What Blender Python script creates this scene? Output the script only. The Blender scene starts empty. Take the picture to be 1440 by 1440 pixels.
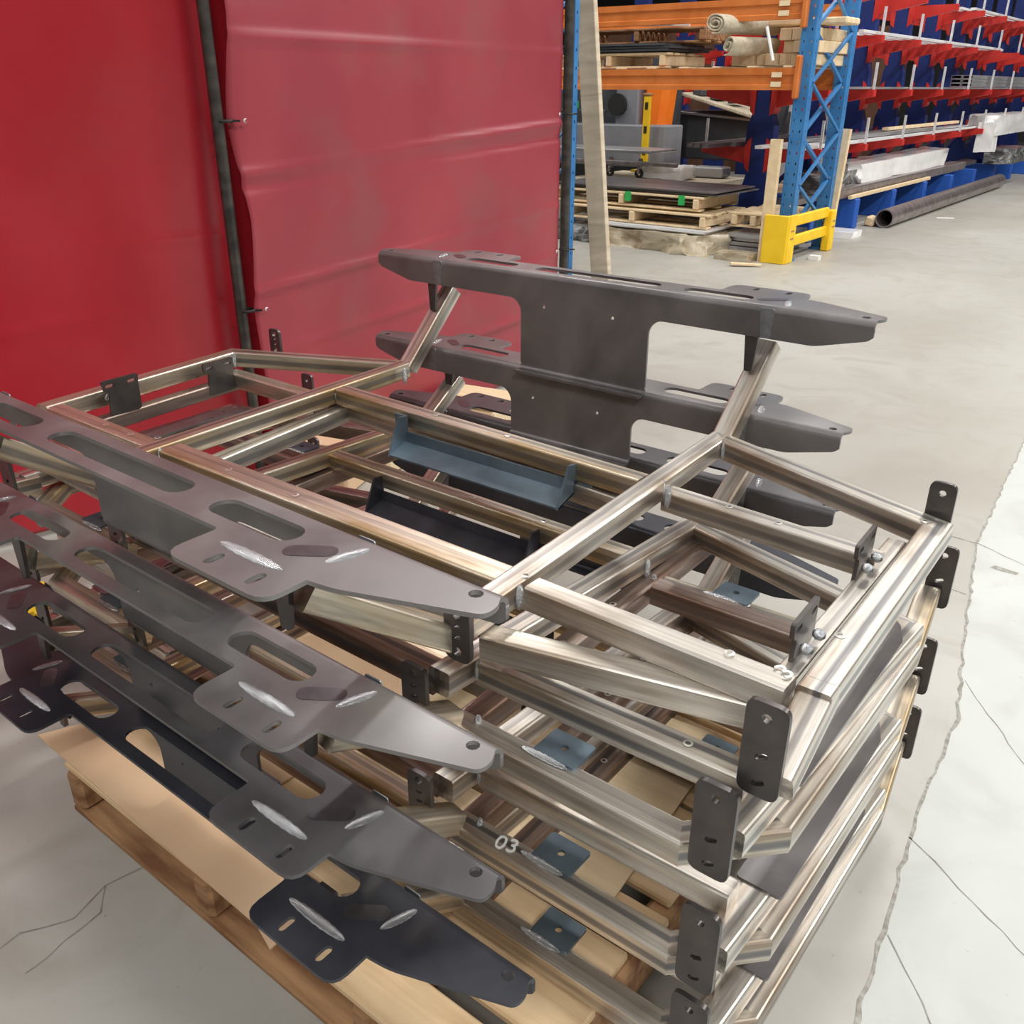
import bpy, bmesh, math, random
from mathutils import Vector, Matrix, Euler
random.seed(7)
SC = bpy.context.scene
COL = SC.collection
S = 0.7          # metres per modelling unit
FZ = -1.13       # floor level in modelling units
def W(x, y, z): return Vector((x*S, y*S, (z-FZ)*S))

# ---------------------------------------------------------------- camera
cam = bpy.data.cameras.new('camera'); camo = bpy.data.objects.new('camera', cam); COL.objects.link(camo)
camo.location = W(1.8308, -1.8649, 1.0244)
camo.rotation_euler = Euler((math.radians(64.840), math.radians(-0.101), math.radians(37.998)), 'XYZ')
cam.sensor_width = 36; cam.lens = 1271.8/1440*36; cam.clip_start = .05; cam.clip_end = 200
SC.camera = camo
# ---------------------------------------------------------------- world, exposure
w = bpy.data.worlds.new('world'); SC.world = w; w.use_nodes = True
bg = w.node_tree.nodes['Background']; bg.inputs[0].default_value = (1.0, 0.98, 0.95, 1); bg.inputs[1].default_value = .6
vs = SC.view_settings; vs.view_transform = 'Standard'; vs.look = 'None'; vs.gamma = 1; vs.use_curve_mapping = False
vs.exposure = -0.72
# ---------------------------------------------------------------- ceiling lamps (the fixtures are built below)
LAMPS = [(x, y) for x in (-13, -6.5, 0.2, 6.5) for y in (-7, 0.5, 8, 15.5, 23)]
for (x, y) in LAMPS:
    l = bpy.data.lights.new('lamp_light', 'AREA'); l.shape = 'RECTANGLE'; l.size = .5; l.size_y = 2.4
    k = 1.7 if x > 3 else .8          # aisle lamps set brighter; work bay lamps dimmed below to darken the floor there
    if x < 3 and y < 3: k = .15 if y > -3 else .38
    if x < -3 and y > 12: k = .28
    l.energy = 330*k; l.color = (1, .975, .94)
    o = bpy.data.objects.new('lamp_light', l); COL.objects.link(o); o.location = W(x, y, 8.35)

# ---------------------------------------------------------------- materials
def newmat(name):
    m = bpy.data.materials.new(name); m.use_nodes = True
    nt = m.node_tree; b = nt.nodes['Principled BSDF']; return m, nt, b
def mat(name, c1, c2=None, rough=.5, metal=0., scale=(8, 8, 8), detail=5, bump=0., rough2=None, pos=(.35, .65), spec=None, coat=0, dist=0., trans=0):
    m, nt, b = newmat(name); N = nt.nodes.new; L = nt.links.new
    b.inputs['Base Color'].default_value = (*c1, 1); b.inputs['Roughness'].default_value = rough
    b.inputs['Metallic'].default_value = metal
    if spec is not None: b.inputs['Specular IOR Level'].default_value = spec
    if coat: b.inputs['Coat Weight'].default_value = coat; b.inputs['Coat Roughness'].default_value = .15
    if trans: b.inputs['Transmission Weight'].default_value = trans
    if c2 is not None or bump:
        tc = N('ShaderNodeTexCoord'); mp = N('ShaderNodeMapping'); mp.inputs['Scale'].default_value = scale
        no = N('ShaderNodeTexNoise'); no.inputs['Detail'].default_value = detail; no.inputs['Scale'].default_value = 1; no.inputs['Distortion'].default_value = dist
        L(tc.outputs['Object'], mp.inputs[0]); L(mp.outputs[0], no.inputs['Vector'])
        if c2 is not None:
            cr = N('ShaderNodeValToRGB'); cr.color_ramp.elements[0].position = pos[0]; cr.color_ramp.elements[1].position = pos[1]
            cr.color_ramp.elements[0].color = (*c1, 1); cr.color_ramp.elements[1].color = (*c2, 1)
            L(no.outputs['Fac'], cr.inputs[0]); L(cr.outputs[0], b.inputs['Base Color'])
        if rough2 is not None:
            mr = N('ShaderNodeMapRange'); mr.inputs['To Min'].default_value = rough; mr.inputs['To Max'].default_value = rough2
            mr.inputs['From Min'].default_value = .3; mr.inputs['From Max'].default_value = .7
            L(no.outputs['Fac'], mr.inputs[0]); L(mr.outputs[0], b.inputs['Roughness'])
        if bump:
            bp = N('ShaderNodeBump'); bp.inputs['Strength'].default_value = bump; bp.inputs['Distance'].default_value = .01
            L(no.outputs['Fac'], bp.inputs['Height']); L(bp.outputs[0], b.inputs['Normal'])
    return m

def steel_mat(name, base, stain, seam):
    """raw drawn tube: grey steel, long mill streaks, brown oil/rust stains and a dark seam line along the tube"""
    m, nt, b = newmat(name); N = nt.nodes.new; L = nt.links.new
    b.inputs['Metallic'].default_value = .88
    tc = N('ShaderNodeTexCoord')
    def noise(sc, det, off=0):
        mp = N('ShaderNodeMapping'); mp.inputs['Scale'].default_value = sc; mp.inputs['Location'].default_value = (off, off, off)
        n = N('ShaderNodeTexNoise'); n.inputs['Scale'].default_value = 1; n.inputs['Detail'].default_value = det
        L(tc.outputs['Object'], mp.inputs[0]); L(mp.outputs[0], n.inputs['Vector']); return n
    oi = N('ShaderNodeObjectInfo')
    a = noise((1.5, 160, 160), 3); s = noise((3.5, 22, 22), 4, 3.1); r = noise((6, 60, 60), 5, 9.)
    def ramp(src, p0, p1, c0, c1):
        cr = N('ShaderNodeValToRGB'); e = cr.color_ramp.elements; e[0].position = p0; e[1].position = p1; e[0].color = (*c0, 1); e[1].color = (*c1, 1)
        L(src, cr.inputs[0]); return cr.outputs[0]
    c_a = ramp(a.outputs['Fac'], .3, .7, tuple(v*.8 for v in base), tuple(min(1, v*1.15) for v in base))
    f_s = ramp(s.outputs['Fac'], .46, .66, (0, 0, 0), (.8, .8, .8))
    mx = N('ShaderNodeMix'); mx.data_type = 'RGBA'; L(f_s, mx.inputs[0]); L(c_a, mx.inputs[6]); mx.inputs[7].default_value = (*stain, 1)
    f_r = ramp(r.outputs['Fac'], .55, .75, (0, 0, 0), (.5, .5, .5))
    mx2 = N('ShaderNodeMix'); mx2.data_type = 'RGBA'; L(f_r, mx2.inputs[0]); L(mx.outputs[2], mx2.inputs[6]); mx2.inputs[7].default_value = (*seam, 1)
    # weld-seam stripe: a dark band along the middle of the faces
    sp = N('ShaderNodeSeparateXYZ'); L(tc.outputs['Object'], sp.inputs[0])
    def band(out, centre, width):
        su = N('ShaderNodeMath'); su.operation = 'SUBTRACT'; L(out, su.inputs[0]); su.inputs[1].default_value = centre
        ab = N('ShaderNodeMath'); ab.operation = 'ABSOLUTE'; L(su.outputs[0], ab.inputs[0])
        return ramp_s(ab.outputs[0], width)
    def ramp_s(src, width):
        mr = N('ShaderNodeMapRange'); mr.interpolation_type = 'SMOOTHSTEP'; mr.inputs['From Min'].default_value = width*.4; mr.inputs['From Max'].default_value = width
        mr.inputs['To Min'].default_value = .75; mr.inputs['To Max'].default_value = 0; L(src, mr.inputs[0]); return mr.outputs[0]
    bz = band(sp.outputs['Z'], -.024, .010); by = band(sp.outputs['Y'], .004, .008)
    ad = N('ShaderNodeMath'); ad.operation = 'MAXIMUM'; L(bz, ad.inputs[0]); L(by, ad.inputs[1])
    mu = N('ShaderNodeMath'); mu.operation = 'MULTIPLY'; L(ad.outputs[0], mu.inputs[0]); L(oi.outputs['Random'], mu.inputs[1])
    mx3 = N('ShaderNodeMix'); mx3.data_type = 'RGBA'; L(mu.outputs[0], mx3.inputs[0]); L(mx2.outputs[2], mx3.inputs[6]); mx3.inputs[7].default_value = (.09, .10, .13, 1)
    L(mx3.outputs[2], b.inputs['Base Color'])
    mr = N('ShaderNodeMapRange'); mr.inputs['To Min'].default_value = .24; mr.inputs['To Max'].default_value = .5; L(s.outputs['Fac'], mr.inputs[0]); L(mr.outputs[0], b.inputs['Roughness'])
    bp = N('ShaderNodeBump'); bp.inputs['Strength'].default_value = .08; bp.inputs['Distance'].default_value = .003; L(a.outputs['Fac'], bp.inputs['Height']); L(bp.outputs[0], b.inputs['Normal'])
    return m
M = {}
M['tube'] = steel_mat('raw_steel_tube', (.74, .70, .64), (.30, .22, .15), (.16, .13, .11))
M['tube_warm'] = steel_mat('raw_steel_tube_golden', (.68, .61, .50), (.40, .27, .12), (.15, .12, .09))
M['tube_rust'] = steel_mat('raw_steel_tube_brown', (.40, .32, .28), (.17, .09, .06), (.10, .06, .05))
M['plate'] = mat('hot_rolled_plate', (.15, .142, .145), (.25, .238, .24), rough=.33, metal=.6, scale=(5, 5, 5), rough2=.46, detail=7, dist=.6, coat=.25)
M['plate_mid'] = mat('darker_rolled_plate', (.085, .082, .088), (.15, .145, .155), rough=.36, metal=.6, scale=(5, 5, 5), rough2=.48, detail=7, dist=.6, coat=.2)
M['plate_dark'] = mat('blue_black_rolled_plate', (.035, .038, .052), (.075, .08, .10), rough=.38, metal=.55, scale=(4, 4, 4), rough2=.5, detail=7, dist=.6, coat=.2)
M['bracket'] = mat('dark_bracket_plate', (.085, .078, .08), (.14, .125, .12), rough=.3, metal=.7, scale=(14, 14, 14), rough2=.42)
M['blued'] = mat('blue_grey_bent_plate', (.10, .14, .18), (.17, .23, .28), rough=.36, metal=.6, scale=(9, 9, 9), rough2=.5)
M['blueblack'] = mat('black_bent_plate', (.03, .03, .04), (.06, .06, .075), rough=.4, metal=.5, scale=(9, 9, 9))
M['weld'] = mat('weld_bead', (.42, .46, .50), (.70, .72, .74), rough=.25, metal=.9, scale=(120, 120, 120), bump=.5)
M['heat'] = mat('heat_tinted_steel', (.12, .115, .125), (.19, .185, .20), rough=.28, metal=.8, scale=(12, 12, 12), dist=1.)
M['scar'] = mat('ground_weld_scar', (.62, .63, .65), (.30, .30, .33), rough=.2, metal=.95, scale=(60, 60, 60), bump=.4)
M['plug'] = mat('plug_weld_ring', (.75, .75, .70), rough=.3, metal=.8)
M['wood'] = mat('pallet_board', (.62, .42, .23), (.80, .60, .37), rough=.75, scale=(3, 40, 40), detail=6, bump=.1)
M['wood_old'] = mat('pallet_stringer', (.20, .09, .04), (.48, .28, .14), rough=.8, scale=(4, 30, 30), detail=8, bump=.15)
M['plank'] = mat('weathered_plank', (.50, .42, .31), (.68, .58, .44), rough=.8, scale=(14, 3, 1.5), detail=8, bump=.1, dist=1.)
M['newwood'] = mat('new_timber', (.72, .54, .33), (.80, .64, .42), rough=.7, scale=(12, 12, 2), detail=5)
M['card'] = mat('cardboard', (.68, .46, .29), (.76, .54, .35), rough=.85, scale=(4, 4, 4), detail=6)
M['card_pale'] = mat('pale_cardboard', (.76, .60, .38), (.84, .68, .45), rough=.85, scale=(4, 60, 4), detail=3)
M['paper'] = mat('white_paper', (.8, .8, .8), (.9, .9, .9), rough=.6, scale=(3, 3, 3))
M['ink'] = mat('printed_ink', (.05, .05, .05), rough=.7)
M['chalk'] = mat('chalk_paint', (.85, .88, .85), rough=.8)
M['film'] = mat('stretch_film', (.90, .90, .90), (.97, .97, .97), rough=.18, scale=(6, 6, 6), bump=.8, spec=.8)
M['film_brown'] = mat('film_over_brown_paper', (.32, .24, .14), (.62, .55, .42), rough=.2, scale=(3, 6, 8), bump=.9, detail=6, dist=1.5, spec=.8)
M['film_dark'] = mat('film_over_dark_steel', (.07, .07, .07), (.45, .46, .47), rough=.15, scale=(3, 6, 10), bump=.9, detail=7, dist=2., spec=.9, pos=(.45, .7))
M['orange'] = mat('orange_beam_paint', (.55, .145, .025), (.66, .20, .045), rough=.45, scale=(5, 5, 5))
M['orange_bright'] = mat('orange_cover', (.95, .19, .01), (1, .24, .02), rough=.4, scale=(5, 5, 5))
M['blue'] = mat('blue_upright_paint', (.03, .16, .40), (.05, .22, .50), rough=.42, scale=(4, 4, 4))
M['blue_deep'] = mat('blue_column_paint', (.004, .018, .13), (.006, .025, .17), rough=.5, scale=(4, 4, 4))
M['blue_base'] = mat('blue_base_paint', (.012, .085, .42), (.02, .11, .5), rough=.5, scale=(4, 4, 4))
M['red'] = mat('red_arm_paint', (.50, .02, .016), (.62, .035, .025), rough=.45, scale=(4, 4, 4))
M['galv'] = mat('galvanised_stop', (.7, .72, .75), (.85, .86, .88), rough=.3, metal=.3, scale=(20, 20, 20))
M['yellow'] = mat('yellow_guard_paint', (.88, .55, .01), (.95, .64, .02), rough=.5, scale=(6, 6, 6), detail=8)
M['black'] = mat('black_rubber', (.015, .015, .015), rough=.6)
M['dark'] = mat('dark_machine', (.045, .05, .06), (.07, .075, .085), rough=.5, scale=(3, 3, 3))
M['grey'] = mat('mid_grey_paint', (.20, .21, .24), (.26, .27, .30), rough=.5, scale=(3, 3, 3))
M['sheet'] = mat('sheet_metal', (.42, .42, .44), (.58, .58, .60), rough=.35, metal=.7, scale=(1, 6, 6), detail=5)
M['sheet_dark'] = mat('dark_sheet_metal', (.12, .11, .115), (.22, .20, .21), rough=.4, metal=.5, scale=(1, 6, 6), detail=5)
M['bright'] = mat('bright_aluminium', (.82, .83, .85), (.92, .93, .95), rough=.35, metal=.3, scale=(2, 20, 20))
M['pipe'] = mat('mill_scale_pipe', (.26, .22, .22), (.42, .37, .37), rough=.35, metal=.75, scale=(10, 3, 10), detail=6)
M['pole'] = mat('dark_pole_paint', (.045, .04, .038), (.10, .09, .08), rough=.35, metal=.5, scale=(20, 20, 3))
M['green'] = mat('green_tape', (.03, .42, .10), rough=.5)
M['brown'] = mat('brown_partition', (.12, .055, .03), (.18, .085, .05), rough=.7, scale=(8, 8, 1))
M['canvas'] = mat('tan_canvas', (.52, .45, .33), (.68, .61, .47), rough=.85, scale=(30, 30, 30), bump=.1)
M['wall'] = mat('painted_wall', (.14, .135, .13), (.19, .185, .18), rough=.85, scale=(1, 1, 1))
M['wall_dark'] = mat('dark_rear_wall', (.07, .07, .075), (.10, .10, .11), rough=.85, scale=(1, 1, 1))
M['ceil'] = mat('ceiling_sheet', (.55, .55, .55), (.62, .62, .62), rough=.8, scale=(1, 1, 1))
M['lens'], _nt, _b = newmat('lamp_lens')
_b.inputs['Emission Color'].default_value = (1, .98, .94, 1); _b.inputs['Emission Strength'].default_value = 6

def floor_mat(name, ca, cb, cc):
    m, nt, b = newmat(name); N = nt.nodes.new; L = nt.links.new
    tc = N('ShaderNodeTexCoord')
    def noise(s, det, dist=0):
        n = N('ShaderNodeTexNoise'); n.inputs['Scale'].default_value = s; n.inputs['Detail'].default_value = det; n.inputs['Distortion'].default_value = dist
        L(tc.outputs['Object'], n.inputs['Vector']); return n
    n1 = noise(.55, 7, .5); n2 = noise(3.2, 9, 1.2); n3 = noise(38, 4)
    r1 = N('ShaderNodeValToRGB'); e = r1.color_ramp.elements; e[0].position = .32; e[1].position = .66; e[0].color = (*ca, 1); e[1].color = (*cb, 1); L(n1.outputs['Fac'], r1.inputs[0])
    r2 = N('ShaderNodeMapRange'); r2.inputs['From Min'].default_value = .5; r2.inputs['From Max'].default_value = .78; r2.inputs['To Max'].default_value = .55; L(n2.outputs['Fac'], r2.inputs[0])
    mx = N('ShaderNodeMix'); mx.data_type = 'RGBA'; L(r2.outputs[0], mx.inputs[0]); L(r1.outputs[0], mx.inputs[6]); mx.inputs[7].default_value = (*cc, 1)
    r3 = N('ShaderNodeMapRange'); r3.inputs['From Min'].default_value = .70; r3.inputs['From Max'].default_value = .78; r3.inputs['To Max'].default_value = .5; L(n3.outputs['Fac'], r3.inputs[0])
    mx2 = N('ShaderNodeMix'); mx2.data_type = 'RGBA'; L(r3.outputs[0], mx2.inputs[0]); L(mx.outputs[2], mx2.inputs[6]); mx2.inputs[7].default_value = (.16, .15, .13, 1)
    L(mx2.outputs[2], b.inputs['Base Color'])
    rr = N('ShaderNodeMapRange'); rr.inputs['To Min'].default_value = .30; rr.inputs['To Max'].default_value = .6; L(n2.outputs['Fac'], rr.inputs[0]); L(rr.outputs[0], b.inputs['Roughness'])
    bp = N('ShaderNodeBump'); bp.inputs['Strength'].default_value = .12; bp.inputs['Distance'].default_value = .004; L(n3.outputs['Fac'], bp.inputs['Height']); L(bp.outputs[0], b.inputs['Normal'])
    return m
M['floor'] = floor_mat('polished_concrete', (.34, .325, .285), (.44, .435, .405), (.28, .255, .215))
M['slab'] = floor_mat('paler_concrete', (.45, .475, .46), (.55, .58, .56), (.36, .37, .35))

def curtain_mat(name, c1, c2, rough, dirt, trans):
    m, nt, b = newmat(name); N = nt.nodes.new; L = nt.links.new
    tc = N('ShaderNodeTexCoord'); mp = N('ShaderNodeMapping'); mp.inputs['Scale'].default_value = (1.3, 1.3, 1.0)
    n = N('ShaderNodeTexNoise'); n.inputs['Scale'].default_value = 1.2; n.inputs['Detail'].default_value = 6; L(tc.outputs['Object'], mp.inputs[0]); L(mp.outputs[0], n.inputs['Vector'])
    r = N('ShaderNodeValToRGB'); e = r.color_ramp.elements; e[0].position = .35; e[1].position = .68; e[0].color = (*c1, 1); e[1].color = (*c2, 1); L(n.outputs['Fac'], r.inputs[0])
    n2 = N('ShaderNodeTexNoise'); n2.inputs['Scale'].default_value = 2.6; n2.inputs['Detail'].default_value = 8; L(tc.outputs['Object'], n2.inputs['Vector'])
    mr = N('ShaderNodeMapRange'); mr.inputs['From Min'].default_value = .5; mr.inputs['From Max'].default_value = .8; mr.inputs['To Max'].default_value = dirt; L(n2.outputs['Fac'], mr.inputs[0])
    mx = N('ShaderNodeMix'); mx.data_type = 'RGBA'; L(mr.outputs[0], mx.inputs[0]); L(r.outputs[0], mx.inputs[6]); mx.inputs[7].default_value = (.22, .10, .09, 1)
    L(mx.outputs[2], b.inputs['Base Color']); b.inputs['Roughness'].default_value = rough
    n3 = N('ShaderNodeTexNoise'); n3.inputs['Scale'].default_value = 260; L(tc.outputs['Object'], n3.inputs['Vector'])
    bp = N('ShaderNodeBump'); bp.inputs['Strength'].default_value = .1; bp.inputs['Distance'].default_value = .002; L(n3.outputs['Fac'], bp.inputs['Height']); L(bp.outputs[0], b.inputs['Normal'])
    b.inputs['Specular IOR Level'].default_value = .6
    return m
M['curtain'] = curtain_mat('dusty_red_pvc', (.29, .026, .044), (.36, .044, .062), .42, .5, 0)
M['curtain_gloss'] = curtain_mat('glossy_red_pvc', (.36, .010, .02), (.45, .026, .04), .24, .15, 0)

# ---------------------------------------------------------------- helpers
def link(o): COL.objects.link(o); return o
def thing(name, label, cat, loc, group=None):
    o = link(bpy.data.objects.new(name, None)); o.location = W(*loc); o.empty_display_size = .1
    o['label'] = label; o['category'] = cat
    if group: o['group'] = group
    return o
def tag(o, label, cat, group=None):
    o['label'] = label; o['category'] = cat
    if group: o['group'] = group
    return o
def put(name, me, m, parent=None, mw=None):
    """link mesh `me` (vertices in metres, in the frame of matrix mw) under parent"""
    if m is not None and not me.materials: me.materials.append(m)
    o = link(bpy.data.objects.new(name, me))
    mw = mw or Matrix()
    if parent is not None:
        o.parent = parent
        q = parent; loc = Matrix()
        while q is not None: loc = Matrix.LocRotScale(q.location, q.rotation_euler, q.scale) @ loc; q = q.parent
        ml = loc.inverted() @ mw
    else: ml = mw
    l, r, s = ml.decompose(); o.location = l; o.rotation_euler = r.to_euler(); o.scale = s
    return o
def mesh_of(verts, faces, name='mesh', smooth=False):
    me = bpy.data.meshes.new(name); me.from_pydata([tuple(v) for v in verts], [], faces); me.validate(); me.update()
    if smooth:
        for p in me.polygons: p.use_smooth = True
    return me
def finish(bm, smooth=False):
    bmesh.ops.recalc_face_normals(bm, faces=bm.faces[:]); me = bpy.data.meshes.new('mesh'); bm.to_mesh(me); bm.free()
    if smooth:
        for p in me.polygons: p.use_smooth = True
        try: me.set_sharp_from_angle(angle=math.radians(35))
        except Exception: pass
    return me
def frame_to(P, Q, up=Vector((0, 0, 1))):
    X = (Q-P).normalized(); Y = up.cross(X)
    if Y.length < 1e-4: Y = Vector((0, 1, 0)).cross(X)
    Y.normalize(); Z = X.cross(Y); m = Matrix((X, Y, Z)).transposed().to_4x4(); m.translation = P; return m
def rrect(w, h, r, n=3, cy=0, cz=0):
    pts = []
    for (sx, sz, a0) in ((1, 1, 0), (-1, 1, 90), (-1, -1, 180), (1, -1, 270)):
        for k in range(n+1):
            a = math.radians(a0+90*k/n); pts.append((cy+sx*(w/2-r)+r*math.cos(a), cz+sz*(h/2-r)+r*math.sin(a)))
    return pts
def tube(name, P, Q, m, parent=None, w=.064, h=.064, top=True, up=(0, 0, 1), hollow=0, ext=0., prev=None, nxt=None):
    """square tube between P and Q (modelling units); P,Q on the middle of the top face"""
    P = W(*P); Q = W(*Q); d = (Q-P).normalized()
    def half(o_, at, sign):
        if o_ is None: return 0.
        e = (at-W(*o_)) if sign < 0 else (W(*o_)-at); a = math.atan2(e.y, e.x)-math.atan2(d.y, d.x)
        a = ((a+math.pi) % (2*math.pi)-math.pi)*sign; return math.tan(a/2)
    tp, tq = half(prev, P, -1), half(nxt, Q, 1)
    P = P-d*(0 if prev else ext)*S; Q = Q+d*(0 if nxt else ext)*S
    L = (Q-P).length; w *= S; h *= S; r = min(w, h)*.13
    pts = rrect(w, h, r, 3, 0, -h/2 if top else 0); n = len(pts)
    v = [(a*tp, a, b) for a, b in pts]+[(L-a*tq, a, b) for a, b in pts]; f = [(i, (i+1) % n, n+(i+1) % n, n+i) for i in range(n)]
    if hollow:
        t = hollow*S; q = rrect(w-2*t, h-2*t, r*.6, 3, 0, -h/2 if top else 0)
        v += [(0, a, b) for a, b in q]+[(L, a, b) for a, b in q]
        f += [(2*n+i, 3*n+i, 3*n+(i+1) % n, 2*n+(i+1) % n) for i in range(n)]
        f += [(i, 2*n+i, 2*n+(i+1) % n, (i+1) % n) for i in range(n)]+[(n+i, n+(i+1) % n, 3*n+(i+1) % n, 3*n+i) for i in range(n)]
    else: f += [tuple(range(n-1, -1, -1)), tuple(range(n, 2*n))]
    me = mesh_of(v, f, 'tube')
    return put(name, me, m, parent, frame_to(P, Q, Vector(up)))
def box(name, c, size, m, parent=None, rot=(0, 0, 0), bev=.006):
    """box centred at c, size in modelling units, lightly bevelled"""
    bm = bmesh.new(); bmesh.ops.create_cube(bm, size=1); bmesh.ops.scale(bm, vec=Vector(size)*S, verts=bm.verts[:])
    b = min(bev*S*4, min(size)*S*.22)
    if b > 0: bmesh.ops.bevel(bm, geom=bm.edges[:], offset=b, segments=1, affect='EDGES')
    mw = Matrix.LocRotScale(W(*c), Euler([math.radians(a) for a in rot]), None)
    return put(name, finish(bm), m, parent, mw)
def cyl(name, P, Q, r, m, parent=None, seg=20, r2=None, hollow=0):
    P = W(*P); Q = W(*Q); L = (Q-P).length; r *= S; r2 = (r2*S if r2 is not None else r)
    v = []; f = []; n = seg
    for x, rr in ((0, r), (L, r2)): v += [(x, rr*math.cos(2*math.pi*i/n), rr*math.sin(2*math.pi*i/n)) for i in range(n)]
    f = [(i, (i+1) % n, n+(i+1) % n, n+i) for i in range(n)]
    if hollow:
        for x, rr in ((0, r-hollow*S), (L, r2-hollow*S)): v += [(x, rr*math.cos(2*math.pi*i/n), rr*math.sin(2*math.pi*i/n)) for i in range(n)]
        f += [(2*n+i, 3*n+i, 3*n+(i+1) % n, 2*n+(i+1) % n) for i in range(n)]+[(i, 2*n+i, 2*n+(i+1) % n, (i+1) % n) for i in range(n)]+[(n+i, n+(i+1) % n, 3*n+(i+1) % n, 3*n+i) for i in range(n)]
    else: f += [tuple(range(n-1, -1, -1)), tuple(range(n, 2*n))]
    me = mesh_of(v, f, 'cyl', True)
    try: me.set_sharp_from_angle(angle=math.radians(40))
    except Exception: pass
    return put(name, me, m, parent, frame_to(P, Q))
def prism(name, pts, thick, m, parent=None, mw=None):
    """closed polygon pts (u, v in modelling units) extruded by thick along local -z"""
    n = len(pts); v = [(a*S, b*S, 0) for a, b in pts]+[(a*S, b*S, -thick*S) for a, b in pts]
    f = [tuple(range(n)), tuple(range(2*n-1, n-1, -1))]+[(i, n+i, n+(i+1) % n, (i+1) % n) for i in range(n)]
    me = mesh_of(v, f); bm = bmesh.new(); bm.from_mesh(me); bpy.data.meshes.remove(me)
    return put(name, finish(bm), m, parent, mw)
def sheet_mesh(outer, holes, thick):
    """flat plate with holes: 2D filled curve, converted to a mesh. Units: modelling -> metres, centred in z"""
    cu = bpy.data.curves.new('c', 'CURVE'); cu.dimensions = '2D'; cu.fill_mode = 'BOTH'; cu.extrude = thick*S/2
    for loop in [outer]+holes:
        sp = cu.splines.new('POLY'); sp.points.add(len(loop)-1); sp.use_cyclic_u = True
        for i, (a, b) in enumerate(loop): sp.points[i].co = (a*S, b*S, 0, 1)
    o = bpy.data.objects.new('tmp', cu); COL.objects.link(o)
    dg = bpy.context.evaluated_depsgraph_get(); me = bpy.data.meshes.new_from_object(o.evaluated_get(dg))
    bpy.data.objects.remove(o); bpy.data.curves.remove(cu); return me
def slot(cx, cy, L, w, ang=0, n=7):
    """obround outline of total length L and width w"""
    r = w/2; p = []
    for s, a0 in ((1, -90), (-1, 90)):
        for k in range(n+1):
            a = math.radians(a0+180*k/n); p.append((s*(L/2-r)+r*math.cos(a), r*math.sin(a)))
    ca, sa = math.cos(math.radians(ang)), math.sin(math.radians(ang))
    return [(cx+x*ca-y*sa, cy+x*sa+y*ca) for x, y in p]
def round_poly(pts, rad):
    """round each corner of the closed polygon; rad is a number or a list"""
    out = []; n = len(pts)
    for i, p in enumerate(pts):
        r = rad[i] if isinstance(rad, (list, tuple)) else rad
        if r <= 0: out.append(p); continue
        a = Vector(pts[i-1])-Vector(p); b = Vector(pts[(i+1) % n])-Vector(p); P = Vector(p)
        r = min(r, a.length*.49, b.length*.49); A = P+a.normalized()*r; B = P+b.normalized()*r
        for k in range(5):
            t = k/4; q = A*(1-t)**2+P*2*t*(1-t)+B*t*t; out.append((q.x, q.y))
    return out
def join_meshes(lst):
    """lst of (mesh, matrix) -> one mesh"""
    bm = bmesh.new()
    for me, mx in lst:
        n0 = len(bm.verts); bm.from_mesh(me); bm.verts.ensure_lookup_table()
        bmesh.ops.transform(bm, matrix=mx, verts=bm.verts[n0:])
    return finish(bm)
def blob(name, c, size, m, parent=None, rot=(0, 0, 0), sub=2, jit=0.12, seed=0):
    rnd = random.Random(seed); bm = bmesh.new(); bmesh.ops.create_icosphere(bm, subdivisions=sub, radius=.5)
    for v in bm.verts: v.co *= 1+rnd.uniform(-jit, jit)
    bmesh.ops.scale(bm, vec=Vector(size)*S, verts=bm.verts[:])
    return put(name, finish(bm, True), m, parent, Matrix.LocRotScale(W(*c), Euler([math.radians(a) for a in rot]), None))
_wb = []
def weld(c, size=(.02, .02, .06), parent=None, rot=(0, 0, 0), name='weld_bead', m=None):
    """rippled bead"""
    if not _wb:
        v = []; f = []; n = 8; k = 15
        for j in range(k):
            t = j/(k-1); rr = (math.sin(math.pi*t)**.35)*(1+.16*(j % 2)) if 0 < j < k-1 else .25
            for i in range(n): a = 2*math.pi*i/n; v.append((.5*rr*math.cos(a), .5*rr*math.sin(a), t-.5))
        for j in range(k-1):
            for i in range(n): f.append((j*n+i, j*n+(i+1) % n, (j+1)*n+(i+1) % n, (j+1)*n+i))
        f += [tuple(range(n-1, -1, -1)), tuple(range((k-1)*n, k*n))]; _wb.append(mesh_of(v, f, 'weld', True)); _wb[0].materials.append(M['weld'])
    o = put(name, _wb[0], None, parent, Matrix.LocRotScale(W(*c), Euler([math.radians(a) for a in rot]), Vector(size)*S)); return o

# ---------------------------------------------------------------- the setting
def quadstruct(name, vs_, m, kind=True):
    me = mesh_of([W(*v) for v in vs_], [tuple(range(len(vs_)))]); o = put(name, me, m)
    if kind: o['kind'] = 'structure'
    return o
X0, X1, Y0, Y1, ZC = -30, 14, -14, 46, 9
def slabbox(name, a, b, m):
    c = [(a[i]+b[i])/2 for i in range(3)]; s = [b[i]-a[i] for i in range(3)]
    o = box(name, c, s, m, bev=0); o['kind'] = 'structure'; return o
floor = slabbox('floor', (X0, Y0, FZ-.3), (X1, Y1, FZ), M['floor'])
slabbox('wall_back', (X0, Y1, FZ), (X1, Y1+.3, ZC), M['wall_dark']); slabbox('wall_front', (X0, Y0-.3, FZ), (X1, Y0, ZC), M['wall'])
slabbox('wall_left', (X0-.3, Y0, FZ), (X0, Y1, ZC), M['wall']); slabbox('wall_right', (X1, Y0, FZ), (X1+.3, Y1, ZC), M['wall'])
slabbox('ceiling', (X0, Y0, ZC), (X1, Y1, ZC+.2), M['ceil'])
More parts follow.
